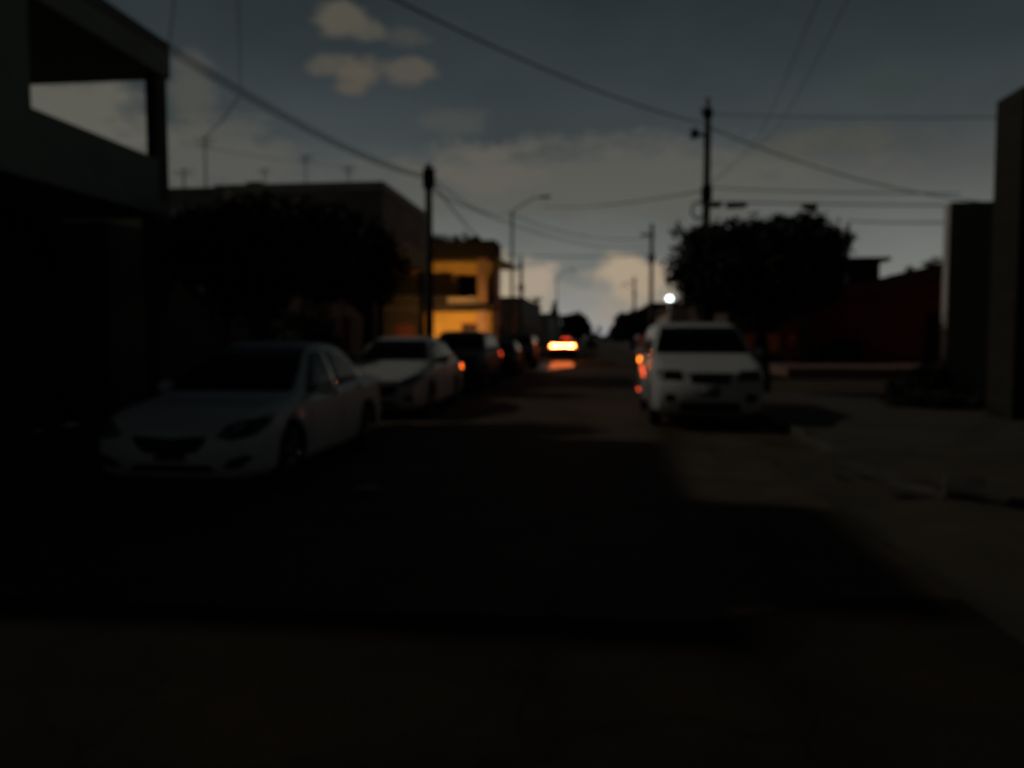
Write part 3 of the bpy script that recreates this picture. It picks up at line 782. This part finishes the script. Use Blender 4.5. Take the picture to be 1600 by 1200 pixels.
wire('thick cable bundle running from the left pole up over the terrace house', [(668, 276, 23.9), (-80, -150, 7.0)], .40, .010, strands=4)
wire('cable descending steeply from the left pole to the ochre house roof', [(676, 285, 23.9), (750, 372, 43)], .15, .028)
wire('slack cable from the left pole to the tall street lamp', [(676, 278, 23.9), (800, 333, 47)], .5, .02)
wire('long cable from the tall right pole up to the top edge left of centre', [(1095, 192, 24), (540, -40, 11.5)], .25, .018)
wire('cable sloping down from the tall right pole to the pale edged wall', [(1105, 198, 24), (1530, 315, 29)], .35, .02)
wire('cable from the tall right pole across to the tall street lamp', [(1098, 298, 24), (850, 323, 47)], .2, .02)
wire('lower cable crossing from the street lamp to the dark pole by the lit lamp', [(800, 335, 47), (1017, 372, 50)], .6, .022)
wire('level cable crossing low between the ochre house and the dark pole', [(760, 396, 45), (1017, 398, 50)], .15, .03)
wire('middle cable crossing from the left pole to the dark pole', [(676, 300, 23.9), (1017, 385, 50)], .7, .018)
wire('upper level cable running right from the tall pole', [(1104, 293, 24), (1500, 302, 22)], .05, .016)
gw = [(1104, 315, 24), (1500, 321, 22)]
wire('level cable with splice boxes running right from the tall pole', gw, .02, .02)
wire('low level cable running right from the thin pole', [(1322, 345, 43.5), (1500, 347, 30)], .05, .035)
wire('faint high cable running level toward the stone pillar', [(1108, 178, 24), (1560, 183, 18)], .05, .012)
wire('steep cable rising from the tall right pole to the top of the sky', [(1108, 287, 24), (1215, 200, 15), (1340, -30, 8)], .05, .005)
wire('second steep cable beside it rising out of the sky right of the tall pole', [(1110, 290, 24), (1190, 205, 15), (1290, -30, 8)], .05, .005)
wire('thin cable dangling from the thick bundle near the terrace house corner', [(375, 150, 14), (350, 185, 14), (322, 215, 15)], -.02, .010)
wire('thin cable dropping from above onto the terrace house roof corner', [(275, -20, 11.5), (264, 70, 12.2)], .0, .009)
wire('thin upright cable joining the thick bundle from above', [(372, -20, 12), (376, 145, 13.5)], .0, .007)
wire('faint level cable above the brown house roof', [(280, 222, 20), (560, 262, 26)], .1, .007)
A, Bp = P(*gw[0]), P(*gw[1])
for (px, L, lab) in ((1121, .34, 'small splice box hanging next to the tall pole'), (1156, .62, 'long splice box, second from the tall pole'), (1277, .42, 'splice box farthest along the level cable')):
    s = (px - 1104) / (1500 - 1104)
    s = s * 24 / (22 + 2 * s) if False else s
    q = A.lerp(Bp, s); dvec = (Bp - A).normalized()
    o = thing('splice_box', lab, 'splice box', q, math.atan2(dvec.y, dvec.x), 'splice boxes on the level cable')
    m = MB(); m.tube([(-L / 2, 0, -.10), (-L / 2 + .05, 0, -.10), (L / 2 - .05, 0, -.10), (L / 2, 0, -.10)], [.05, .085, .085, .05], 12); m.build('case', MT['black'], o)
    m = MB(); m.tube([(-L * .3, 0, -.03), (-L * .3, 0, .02)], .02, 6); m.tube([(L * .3, 0, -.03), (L * .3, 0, .02)], .02, 6); m.build('hanger', MT['black'], o)

# roof antennas
for (px, y0, y1, Y, lab, arms) in ((322, 212, 296, 19.5, 'tall antenna mast on the grey house roof', 1), (478, 240, 292, 27, 'antenna mast midway along the brown house roof', 1), (545, 258, 292, 27.5, 'short antenna mast near the right end of the brown roof', 1),
                                   (414, 262, 292, 27, 'short antenna mast by the roof box of the brown house', 0), (288, 262, 296, 19, 'stubby antenna beside the terrace house corner', 0)):
    a, b = P(px, y0, Y), P(px, y1 + 8, Y)
    base = 4.7 if Y < 22 else 6.25
    t = thing('roof_antenna', lab, 'antenna', (b.x, Y, base), 0, 'roof antennas')
    hh = a.z - base
    m = MB(); m.tube([(0, 0, 0), (0, 0, hh)], .022, 7); m.build('mast', MT['steel'], t)
    m = MB()
    for k in range(3 if arms else 2): m.tube([(-.3 + .06 * k, 0, hh - .08 - .1 * k), (.3 - .06 * k, 0, hh - .08 - .1 * k)], .012, 6)
    m.build('antenna_rods', MT['steel'], t)

# ------------------------------------------------------------------ cars


def decal(bvh, poly, axis, off, parent, name, material, cell=.07, depth=.03, both=False):
    """a panel cut to an outline and laid on the car body by rays along an axis"""
    bm = bmesh.new()
    f = bm.faces.new([bm.verts.new((u, v, 0)) for u, v in poly])
    us = [p[0] for p in poly]; vs = [p[1] for p in poly]
    for lo, hi, nrm in ((min(us), max(us), (1, 0, 0)), (min(vs), max(vs), (0, 1, 0))):
        n = max(1, int((hi - lo) / cell))
        for k in range(1, n):
            c = lo + (hi - lo) * k / n
            bmesh.ops.bisect_plane(bm, geom=list(bm.verts) + list(bm.edges) + list(bm.faces), plane_co=[c * q for q in nrm], plane_no=nrm)
    kill = []
    ax, sg = axis[0], (1 if axis[1] == '+' else -1)      # rays travel along sg*ax
    for v in bm.verts:
        u, w = v.co.x, v.co.y
        if ax == 'y': o, d = Vector((u, -20 * sg, w)), Vector((0, sg, 0))
        elif ax == 'x': o, d = Vector((-20 * sg, u, w)), Vector((sg, 0, 0))
        else: o, d = Vector((u, w, -20 * sg)), Vector((0, 0, sg))
        hit = bvh.ray_cast(o, d)
        if hit[0] is None: kill.append(v)
        else: v.co = hit[0] + (hit[1] if hit[1].dot(d) < 0 else -hit[1]) * off
    bmesh.ops.delete(bm, geom=kill, context='VERTS')
    d = Vector((sg if ax == 'x' else 0, sg if ax == 'y' else 0, sg if ax == 'z' else 0))
    be = [e for e in bm.edges if len(e.link_faces) == 1]
    mp_ = {}
    for e in be:
        for v in e.verts:
            if v not in mp_: mp_[v] = bm.verts.new(v.co + d * depth)
    for e in be:
        a, b = e.verts
        bm.faces.new((a, b, mp_[b], mp_[a]))
    bmesh.ops.recalc_face_normals(bm, faces=bm.faces)
    for f in bm.faces: f.smooth = len(f.verts) < 99
    me = bpy.data.meshes.new(name); bm.to_mesh(me); bm.free()
    me.materials.append(material)
    if hasattr(me, 'shade_auto_smooth'): me.shade_auto_smooth()
    o = bpy.data.objects.new(name, me); C.objects.link(o); o.parent = parent
    return o


def mirror_poly(p): return [(-u, v) for u, v in p]


def car(name, label, sp, loc, rz=0.0, group='cars parked along the street', lights=None):
    """front of the car at local y=0, rear at y=L, built nose toward -y"""
    lights = lights or {}
    t = thing(name, label, sp.get('cat', 'car'), loc, rz, group)
    L, Wh = sp['L'], sp['W'] / 2
    ys = np.unique(np.concatenate([[0, .015, .04, .08, .13, .2, .28, .38, .5], np.arange(.62, L - .5, .11), L - np.array([.5, .38, .28, .2, .13, .08, .04, .015, 0])]))
    fine = np.linspace(-.5, L + .5, 1200)

    def smooth(tab, sig):
        v = np.interp(fine, [q[0] for q in tab], [q[1] for q in tab])
        k = np.exp(-.5 * (np.arange(-60, 61) * (fine[1] - fine[0]) / sig) ** 2); k /= k.sum()
        v = np.convolve(np.pad(v, 60, mode='edge'), k, 'valid')
        return lambda y: float(np.interp(y, fine, v))
    zt, zb, rw = smooth(sp['top'], sp.get('sig', .07)), smooth(sp['belt'], .12), smooth(sp['roofw'], .10)
    zl0 = sp['sill']

    def plan(y):
        f = 1.0
        if y < .75: f -= sp.get('ftap', .24) * (1 - y / .75) ** 2.4
        if y > L - .45: f -= sp.get('rtap', .16) * ((y - L + .45) / .45) ** 2.6
        return f
    secs = []
    for y in ys:
        w = Wh * plan(y); top = zt(y); sh = min(zb(y), top - .035); zl = zl0 + .02 * max(0, 1 - y / .25) ** 2 + .08 * max(0, 1 - (L - y) / .25) ** 2
        r = min(rw(y), w - .05); gh = top - sh; d = sh - zl
        pts = [(0, zl), (w * .55, zl), (w - .11, zl + .005), (w - .03, zl + .07), (w - .006, zl + .2 * d), (w, zl + .45 * d), (w - .004, zl + .68 * d), (w - .018, sh - .09 * d), (w - .035, sh - .02),
               (w - .07, sh + .012 * min(1, gh / .1))]
        x0, z0 = w - .07, sh + .012 * min(1, gh / .1)
        for s in (.25, .5, .75): pts.append((x0 + (r - x0) * s + .02 * math.sin(math.pi * s) * min(1, gh / .3), z0 + (top - .06 * min(1, gh / .2) - z0) * s))
        zr = top - .06 * min(1, gh / .2)
        pts += [(r, zr), (r - .05, zr + (top - zr) * .55), (r - .14, zr + (top - zr) * .82), (r * .5, top - .003), (0, top)]
        secs.append(pts)
    bm = bmesh.new(); rows = []
    lean = sp.get('lean', .16)
    zc = sp.get('bumper_z', .5)
    for y, pts in zip(ys, secs):
        fy = y + lean * max(0, 1 - y / .9) ** 1.5 * 0
        row = []
        full = [(x, z) for x, z in pts] + [(-x, z) for x, z in pts[-2:0:-1]]
        for x, z in full:
            k1 = max(0, 1 - y / .9) ** 1.5; k2 = max(0, 1 - (L - y) / .7) ** 1.5
            dy = k1 * lean * (max(0, z - zc) / .5) ** 1.3 + k1 * .10 * (max(0, zc - z) / .3) ** 2
            dy -= k2 * sp.get('rlean', .06) * (max(0, z - .6) / .5) ** 1.3 + k2 * .10 * (max(0, .5 - z) / .3) ** 2
            row.append(bm.verts.new((x, y + dy, z)))
        rows.append(row)
    n = len(rows[0])
    for i in range(len(rows) - 1):
        for k in range(n):
            bm.faces.new((rows[i][k], rows[i][(k + 1) % n], rows[i + 1][(k + 1) % n], rows[i + 1][k])).smooth = True
    for row in (rows[0], rows[-1]):
        half = n // 2                       # bridge across left and right points
        for k in range(half):
            a, b = row[k], row[(k + 1)]
            c, d2 = row[(n - k - 1) % n], row[(n - k) % n]
            vs = []
            for q in (a, b, c, d2):
                if q not in vs: vs.append(q)
            if len(vs) >= 3:
                try: bm.faces.new(vs).smooth = True
                except ValueError: pass
    bmesh.ops.recalc_face_normals(bm, faces=bm.faces)
    me = bpy.data.meshes.new('body'); bm.to_mesh(me)
    bvh = BVHTree.FromBMesh(bm)
    bm.free()
    body = bpy.data.objects.new('body', me); C.objects.link(body)
    wr = sp['wheel_r']; yf, yr = sp['axles']
    cm = bmesh.new()
    for yy in (yf, yr):
        for s in (-1, 1):
            q = bmesh.ops.create_cone(cm, cap_ends=True, segments=36, radius1=wr + .055, radius2=wr + .055, depth=.36,
                                      matrix=Matrix.Translation((s * (Wh - .10), yy, wr + .015)) @ Matrix.Rotation(R(90), 4, 'Y'))
    cme = bpy.data.meshes.new('cut'); cm.to_mesh(cme); cm.free()
    cut = bpy.data.objects.new('cut', cme); C.objects.link(cut)
    md = body.modifiers.new('b', 'BOOLEAN'); md.object = cut; md.operation = 'DIFFERENCE'; md.solver = 'EXACT'
    dg = bpy.context.evaluated_depsgraph_get()
    nme = bpy.data.meshes.new_from_object(body.evaluated_get(dg))
    body.modifiers.clear(); body.data = nme; bpy.data.meshes.remove(me)
    bpy.data.objects.remove(cut); bpy.data.meshes.remove(cme)
    nme.name = 'body'
    nme.materials.clear(); nme.materials.append(sp['paint']); nme.materials.append(MT['trim'])
    for p_ in nme.polygons:
        c = p_.center
        inside = any((c.y - yy) ** 2 + (c.z - wr - .015) ** 2 < (wr + .062) ** 2 for yy in (yf, yr))
        edge = any(abs(math.hypot(c.y - yy, c.z - wr - .015) - wr - .055) < .004 for yy in (yf, yr)) and abs(c.x) < Wh - .01
        if (inside and abs(c.x) < Wh - .12) or edge or c.z < zl0 + .03: p_.material_index = 1
        p_.use_smooth = not edge
    body.parent = t
    # glazing
    decal(bvh, sp['windshield'], 'y+', .012, t, 'windshield', MT['glass'], .06)
    decal(bvh, sp['rear_window'], 'y-', .006, t, 'rear_window', MT['glass'], .08)
    for side in ('x-', 'x+'):
        for poly in sp['side_windows']: decal(bvh, poly, side, .006, t, 'side_window', MT['glass'], .08)
        for (yy, zz) in sp.get('handles', ()): decal(bvh, [(yy, zz), (yy + .2, zz + .005), (yy + .2, zz + .035), (yy, zz + .03)], side, .03, t, 'door_handle', sp.get('handle_mat', sp['paint']), .1)
        for yy in sp.get('seams', ()):
            decal(bvh, [(yy, zl0 + .12), (yy + .012, zl0 + .12), (yy + .012, sp['belt_z'] - .02), (yy, sp['belt_z'] - .02)], side, .0025, t, 'door_seam', MT['trim'], .1)
        tl = decal(bvh, sp['tail_side'], side, .018, t, 'taillight', MT['tail_off'], .06)
        if 'side' in lights:
            yy, zz, hw, hh = sp.get('spot', (4.2, .84, .07, .05))
            decal(bvh, [(yy - hw, zz - hh), (yy + hw, zz - hh), (yy + hw, zz + hh), (yy - hw, zz + hh)], side, .03, t, 'side_light', lights['side'], .06)
    # front furniture
    for pl in (sp['headlight'], mirror_poly(sp['headlight'])): decal(bvh, pl, 'y+', .014, t, 'headlight', MT['lens'], .03)
    g = decal(bvh, sp['grille'], 'y+', .012, t, 'grille', MT['trim'], .05)
    if 'intake' in sp: decal(bvh, sp['intake'], 'y+', .005, t, 'lower_intake', MT['trim'], .07)
    for pl in (sp['fog'], mirror_poly(sp['fog'])): decal(bvh, pl, 'y+', .014, t, 'fog_lamp', MT['trim'], .03)
    pz = sp['plate_z']
    decal(bvh, [(-.15, pz), (.15, pz), (.15, pz + .15), (-.15, pz + .15)], 'y+', .016, t, 'license_plate', MT['plate'], .1)
    decal(bvh, [(-.15, sp['rplate_z']), (.15, sp['rplate_z']), (.15, sp['rplate_z'] + .15), (-.15, sp['rplate_z'] + .15)], 'y-', .016, t, 'license_plate', MT['plate'], .1)
    for pl in (sp['tail_rear'], mirror_poly(sp['tail_rear'])): decal(bvh, pl, 'y-', .014, t, 'taillight', lights.get('rear', MT['tail_off']), .05)
    if 'bar' in sp: decal(bvh, sp['bar'], 'y-', .012, t, 'light_bar', lights.get('bar', MT['tail_off']), .06)
    if 'high_brake' in sp: decal(bvh, sp['high_brake'], 'y-', .012, t, 'high_brake_light', lights.get('high', MT['tail_off']), .06)
    # mirrors
    my, mz = sp['mirror']
    for s in (-1, 1):
        m = MB(); m.ball((s * (Wh + .08), my, mz), (.115, .06, .075)); m.tube([(s * (Wh - .08), my + .02, mz - .05), (s * (Wh + .04), my + .01, mz - .02)], .025, 8)
        mo = m.build('side_mirror', sp.get('mirror_mat', sp['paint']), t)
        m = MB(); m.box(s * (Wh + .08) - .085, my + .05, mz - .05, s * (Wh + .08) + .085, my + .063, mz + .05, .004); m.build('mirror_glass', MT['glass'], mo)
    for s in (-1, 1):
        m = MB(); m.tube([(s * .02 + s * .05, sp['wiper'][0], sp['wiper'][1]), (s * .45 + .05, sp['wiper'][0] + .04, sp['wiper'][1] + .02)], .009, 6); m.build('wiper', MT['trim'], t)
    if 'rails' in sp:
        for s in (-1, 1):
            x, a, b_, z = sp['rails']
            m = MB(); m.tube([(s * x, a, z - .09), (s * x, a + .12, z), (s * x, b_ - .12, z), (s * x, b_, z - .09)], .018, 8); m.build('roof_rail', MT['rim'], t)
    # wheels
    proto = None
    for yy in (yf, yr):
        for s in (-1, 1):
            if proto is None:
                m = MB(); m.tube([(-.09, 0, 0), (.105, 0, 0)], [.045, .04], 12); w = m.build('wheel', MT['rim'], t)
                tb = MB(); prof = [(-.095, wr * .66), (-.10, wr * .8), (-.085, wr * .95), (-.05, wr), (.05, wr), (.085, wr * .95), (.10, wr * .8), (.095, wr * .66)]
                ring = []
                for k in range(32):
                    a = 2 * math.pi * k / 32
                    ring.append([tb.bm.verts.new((x_, r_ * math.cos(a), r_ * math.sin(a))) for x_, r_ in prof])
                for k in range(32):
                    for q in range(len(prof)):
                        tb.bm.faces.new((ring[k][q], ring[k][(q + 1) % len(prof)], ring[(k + 1) % 32][(q + 1) % len(prof)], ring[(k + 1) % 32][q])).smooth = True
                ty = tb.build('tyre', MT['rubber'], w)
                rb = MB()
                rb.tube([(-.02, 0, 0), (.03, 0, 0)], [wr * .62, wr * .62], 28)
                rb.tube([(.03, 0, 0), (.085, 0, 0)], [wr * .66, wr * .66], 28, False)
                for k in range(5):
                    a = 2 * math.pi * k / 5
                    c0, c1 = math.cos(a), math.sin(a)
                    rb.tube([(.075, .02 * c0, .02 * c1), (.075, wr * .64 * c0, wr * .64 * c1)], [.045, .035], 6)
                rm = rb.build('rim', MT['rim'], w)
                proto = (w, ty, rm)
            else:
                w = proto[0].copy(); C.objects.link(w); w.parent = t
                for q in proto[1:]:
                    c = q.copy(); C.objects.link(c); c.parent = w
            w.location = (s * (Wh - .115), yy, wr)
            w.rotation_euler = (0, 0, 0 if s > 0 else math.pi)
    return t, bvh


sedan = dict(L=4.3, W=1.69, sill=.17, paint=MT['white_car'], wheel_r=.305, axles=(.86, 3.41), bumper_z=.5, lean=.08, ftap=.19, belt_z=.88,
             top=[(0, .66), (.10, .75), (.4, .83), (1.0, .88), (1.13, .92), (1.9, 1.37), (2.3, 1.465), (2.9, 1.45), (3.2, 1.37), (3.78, 1.03), (4.15, 1.0), (4.3, .90)],
             belt=[(0, .60), (.3, .765), (1.1, .85), (3, .92), (4.1, .95), (4.3, .84)],
             roofw=[(0, .68), (1.05, .74), (2.0, .56), (3.0, .55), (3.75, .66), (4.3, .66)],
             windshield=[(-.68, .935), (.68, .935), (.60, 1.17), (.51, 1.385), (-.51, 1.385), (-.60, 1.17)],
             rear_window=[(-.58, 1.06), (.58, 1.06), (.46, 1.33), (-.46, 1.33)],
             side_windows=[[(1.4, .91), (2.34, .93), (2.36, 1.35), (1.98, 1.32)], [(2.42, .935), (3.2, .97), (3.28, 1.06), (3.05, 1.28), (2.75, 1.34), (2.43, 1.345)]],
             handles=((2.15, .84), (3.05, .86)), seams=(1.35, 2.38, 3.2),
             tail_side=[(3.98, .72), (4.2, .74), (4.2, .92), (4.0, .92)], tail_rear=[(.45, .70), (.68, .72), (.68, .92), (.50, .92)],
             headlight=[(.46, .60), (.60, .565), (.74, .60), (.80, .68), (.80, .755), (.66, .73), (.54, .68)],
             grille=[(-.33, .52), (-.25, .45), (0, .425), (.25, .45), (.33, .52), (.36, .60), (0, .575), (-.36, .60)], intake=[(-.42, .26), (.42, .26), (.36, .33), (-.36, .33)],
             fog=[(.50, .30), (.66, .31), (.74, .40), (.70, .43), (.56, .38)], plate_z=.37, rplate_z=.7, mirror=(1.55, .95), wiper=(1.18, .95))
car('parked_sedan', 'white sedan parked nearest on the left, facing the camera', sedan, (-3.92, 6.62, 0))

hatch = dict(sedan); hatch.update(L=4.45, W=1.76, paint=MT['white_car2'], wheel_r=.32, axles=(.9, 3.5), belt_z=.93,
             top=[(0, .70), (.12, .80), (.45, .90), (1.0, 1.0), (1.15, 1.04), (1.85, 1.45), (2.3, 1.53), (3.0, 1.52), (3.5, 1.43), (4.15, 1.12), (4.33, 1.0), (4.45, .85)],
             belt=[(0, .64), (.4, .82), (1.2, .95), (3, .99), (4.1, .98), (4.45, .8)], roofw=[(0, .70), (1.1, .78), (1.95, .60), (3.2, .59), (4.1, .66), (4.45, .66)],
             windshield=[(-.70, 1.06), (.70, 1.06), (.62, 1.26), (.53, 1.45), (-.53, 1.45), (-.62, 1.26)], rear_window=[(-.56, 1.14), (.56, 1.14), (.5, 1.38), (-.5, 1.38)],
             side_windows=[[(1.42, 1.03), (2.36, 1.035), (2.38, 1.42), (2.0, 1.40)], [(2.44, 1.035), (3.4, 1.05), (3.62, 1.12), (3.35, 1.36), (2.9, 1.43), (2.45, 1.425)]],
             handles=((2.16, .90), (3.1, .92)), seams=(1.3, 2.4, 3.3), tail_side=[(4.02, .76), (4.33, .78), (4.33, .96), (4.05, .97)], tail_rear=[(.48, .76), (.7, .78), (.7, .96), (.52, .96)],
             headlight=[(.44, .64), (.66, .66), (.78, .73), (.79, .81), (.68, .80), (.5, .72)],
             grille=[(-.40, .50), (-.3, .44), (.3, .44), (.40, .50), (.42, .64), (-.42, .64)], fog=[(.55, .34), (.70, .36), (.70, .44), (.57, .44)], rlean=.02, rtap=.05, rplate_z=.7, mirror=(1.58, 1.06), wiper=(1.2, 1.07), mirror_mat=MT['trim'])
car('parked_hatchback', 'white hatchback second in the left parked row with glowing orange tail', hatch, (-4.08, 13.7, 0), lights=dict(side=MT['tail_orange']))

suv = dict(sedan); suv.update(spot=(4.36, .98, .075, .06), L=4.6, W=1.82, paint=MT['dark_car'], wheel_r=.35, axles=(.88, 3.55), sill=.26, bumper_z=.6, belt_z=1.03,
             top=[(0, .86), (.12, .97), (.4, 1.05), (1.05, 1.14), (1.2, 1.18), (1.8, 1.62), (2.2, 1.72), (3.8, 1.70), (4.2, 1.62), (4.5, 1.2), (4.6, .95)],
             belt=[(0, .78), (.4, .95), (1.2, 1.06), (3, 1.1), (4.3, 1.1), (4.6, .9)], roofw=[(0, .74), (1.1, .82), (1.95, .66), (3.8, .65), (4.4, .72), (4.6, .72)],
             windshield=[(-.76, 1.2), (.76, 1.2), (.68, 1.45), (.60, 1.62), (-.60, 1.62), (-.68, 1.45)], rear_window=[(-.62, 1.2), (.62, 1.2), (.56, 1.56), (-.56, 1.56)],
             side_windows=[[(1.45, 1.13), (2.36, 1.14), (2.38, 1.58), (1.98, 1.56)], [(2.44, 1.14), (3.3, 1.15), (3.3, 1.58), (2.45, 1.585)], [(3.38, 1.15), (4.1, 1.17), (4.05, 1.52), (3.38, 1.58)]],
             handles=((2.16, 1.0), (3.05, 1.0)), seams=(1.3, 2.4, 3.34), tail_side=[(4.16, .88), (4.45, .9), (4.42, 1.2), (4.2, 1.2)], tail_rear=[(.6, .86), (.8, .88), (.78, 1.25), (.64, 1.25)],
             headlight=[(.46, .76), (.78, .78), (.82, .92), (.52, .90)], grille=[(-.42, .72), (.42, .72), (.44, .92), (-.44, .92)], intake=[(-.5, .38), (.5, .38), (.46, .5), (-.46, .5)],
             fog=[(.58, .46), (.74, .48), (.74, .56), (.58, .56)], plate_z=.55, rplate_z=.75, rlean=.02, rtap=.05, mirror=(1.62, 1.2), wiper=(1.25, 1.22), handle_mat=MT['trim'], cat='car')
car('parked_suv', 'dark SUV third in the left parked row, before the ochre house', suv, (-4.12, 21.0, 0), lights=dict(side=MT['tail_red']))

dark = dict(sedan); dark.update(paint=MT['grey_car'])
car('parked_sedan', 'black sedan parked fourth on the left, left of the glowing brake lights', dark, (-4.05, 29.5, 0))
dsuv = dict(suv); dsuv.update(paint=MT['grey_car'])
car('parked_suv', 'black SUV parked fifth on the left, right beside the glowing brake lights', dsuv, (-4.1, 37.5, 0))

van = dict(suv); van.update(spot=(4.25, 1.04, .06, .05), L=4.75, W=1.86, paint=MT['white_car2'], wheel_r=.34, axles=(.92, 3.75), sill=.24, bumper_z=.62, belt_z=1.06, cat='van', ftap=.13, lean=.12,
           top=[(0, .92), (.10, 1.02), (.35, 1.10), (.95, 1.18), (1.08, 1.22), (1.7, 1.68), (2.1, 1.79), (3.9, 1.79), (4.35, 1.74), (4.62, 1.3), (4.75, 1.0)],
           belt=[(0, .84), (.4, 1.0), (1.2, 1.08), (3, 1.12), (4.4, 1.12), (4.75, .95)], roofw=[(0, .80), (1.0, .86), (1.85, .72), (4.2, .71), (4.5, .78), (4.75, .78)],
           windshield=[(-.80, 1.235), (.80, 1.235), (.74, 1.45), (.66, 1.69), (-.66, 1.69), (-.74, 1.45)], rear_window=[(-.66, 1.22), (.66, 1.22), (.6, 1.62), (-.6, 1.62)],
           side_windows=[[(1.36, 1.16), (2.3, 1.17), (2.32, 1.65), (1.86, 1.63)], [(2.4, 1.17), (3.4, 1.18), (3.4, 1.65), (2.4, 1.655)], [(3.5, 1.18), (4.25, 1.2), (4.2, 1.6), (3.5, 1.65)]],
           handles=((2.1, 1.02), (2.55, 1.02)), seams=(1.25, 2.36, 3.46), tail_side=[(4.2, .98), (4.55, 1.0), (4.5, 1.22), (4.22, 1.22)], tail_rear=[(.66, .9), (.84, .92), (.8, 1.4), (.7, 1.4)],
           headlight=[(.42, .80), (.80, .82), (.84, .97), (.46, .96)], grille=[(-.30, .76), (.30, .76), (.33, .93), (-.33, .93)], intake=[(-.50, .30), (.50, .30), (.46, .46), (-.46, .46)],
           fog=[(.56, .46), (.72, .48), (.72, .60), (.56, .60)], plate_z=.55, rplate_z=.75, mirror=(1.55, 1.24), wiper=(1.12, 1.27))
vt, vb = car('parked_van', 'white van parked on the right, facing the camera with orange side lights', van, (1.80, 12.6, 0), lights=dict(side=MT['amber']))
decal(vb, [(3.0, .86), (3.2, .86), (3.2, .94), (3.0, .94)], 'x+', .02, vt, 'side_marker', MT['marker'], .1)
decal(vb, [(2.45, .76), (2.62, .76), (2.62, .86), (2.45, .86)], 'x+', .02, vt, 'side_marker', MT['marker'], .1)
decal(vb, [(4.25, .36), (4.4, .36), (4.4, .42), (4.25, .42)], 'x+', .02, vt, 'glow_reflector', MT['marker'], .1)  # returned brake glow put in as emission, no lamp here

mov = dict(hatch); mov.update(W=1.80, paint=MT['dark_car'], tail_rear=[(.46, .88), (.80, .88), (.80, 1.03), (.46, 1.03)], bar=[(-.455, .90), (.455, .90), (.455, 1.01), (-.455, 1.01)], high_brake=[(-.5, 1.40), (.1, 1.40), (.1, 1.46), (-.5, 1.46)],
           rear_window=[(-.56, 1.12), (.56, 1.12), (.5, 1.36), (-.5, 1.36)], rplate_z=.6)
car('braking_car', 'dark car ahead with its rear light band glaring orange white', mov, (-2.45, 56.8, 0), math.pi, 'cars driving on the street', lights=dict(side=MT['tail_orange'], rear=MT['brake'], bar=MT['brake'], high=MT['brake_high']))
far = dict(sedan); far.update(paint=MT['grey_car'])
car('parked_sedan', 'small dark sedan far off in the middle of the road end', far, (-1.0, 112, 0))

# ------------------------------------------------------------------ small things on the ground
m = MB()
rgk = random.Random(9)
for (x0, y0, L_, w_, a_, tl) in ((2.72, 8.05, .75, .2, -1.15, .18), (2.98, 7.30, .6, .22, -1.0, -.2), (3.18, 6.85, .45, .26, -.5, .28)):
    r0 = len(m.bm.verts); m.bm.verts.ensure_lookup_table()
    q_ = bmesh.ops.create_cube(m.bm, size=1)
    bmesh.ops.subdivide_edges(m.bm, edges=list({e for v in q_['verts'] for e in v.link_edges}), cuts=2, use_grid_fill=True)
    m.bm.verts.ensure_lookup_table()
    T = Matrix.Translation((x0, y0, dirt(x0, y0) + .07)) @ Matrix.Rotation(a_, 4, 'Z') @ Matrix.Rotation(tl, 4, 'X') @ Matrix.Rotation(tl * .5, 4, 'Y')
    for v in list(m.bm.verts)[r0:]:
        c = v.co; v.co = T @ Vector((c.x * L_ + rgk.uniform(-.03, .03), c.y * w_ + rgk.uniform(-.03, .03), c.z * .17 + rgk.uniform(-.02, .02)))
o = m.build('broken_kerb', MT['dkconc'])
tag(o, 'broken dark kerb slabs lying tilted on the dirt at right', 'kerb')
q = P(575, 770, 7.2); g0 = ray(575, 770); tt = CAM_H / -g0.z
m = MB(); bmesh.ops.create_grid(m.bm, x_segments=6, y_segments=5, size=.11)
for v in m.bm.verts: v.co.z = .02 + random.uniform(0, .03); v.co.y *= .7
o = m.build('paper_scrap', MT['paper'], recalc=False); o.location = (g0.x * tt, g0.y * tt, 0.02)
tag(o, 'pale crumpled scrap lying on the road in front of the white sedan', 'litter')
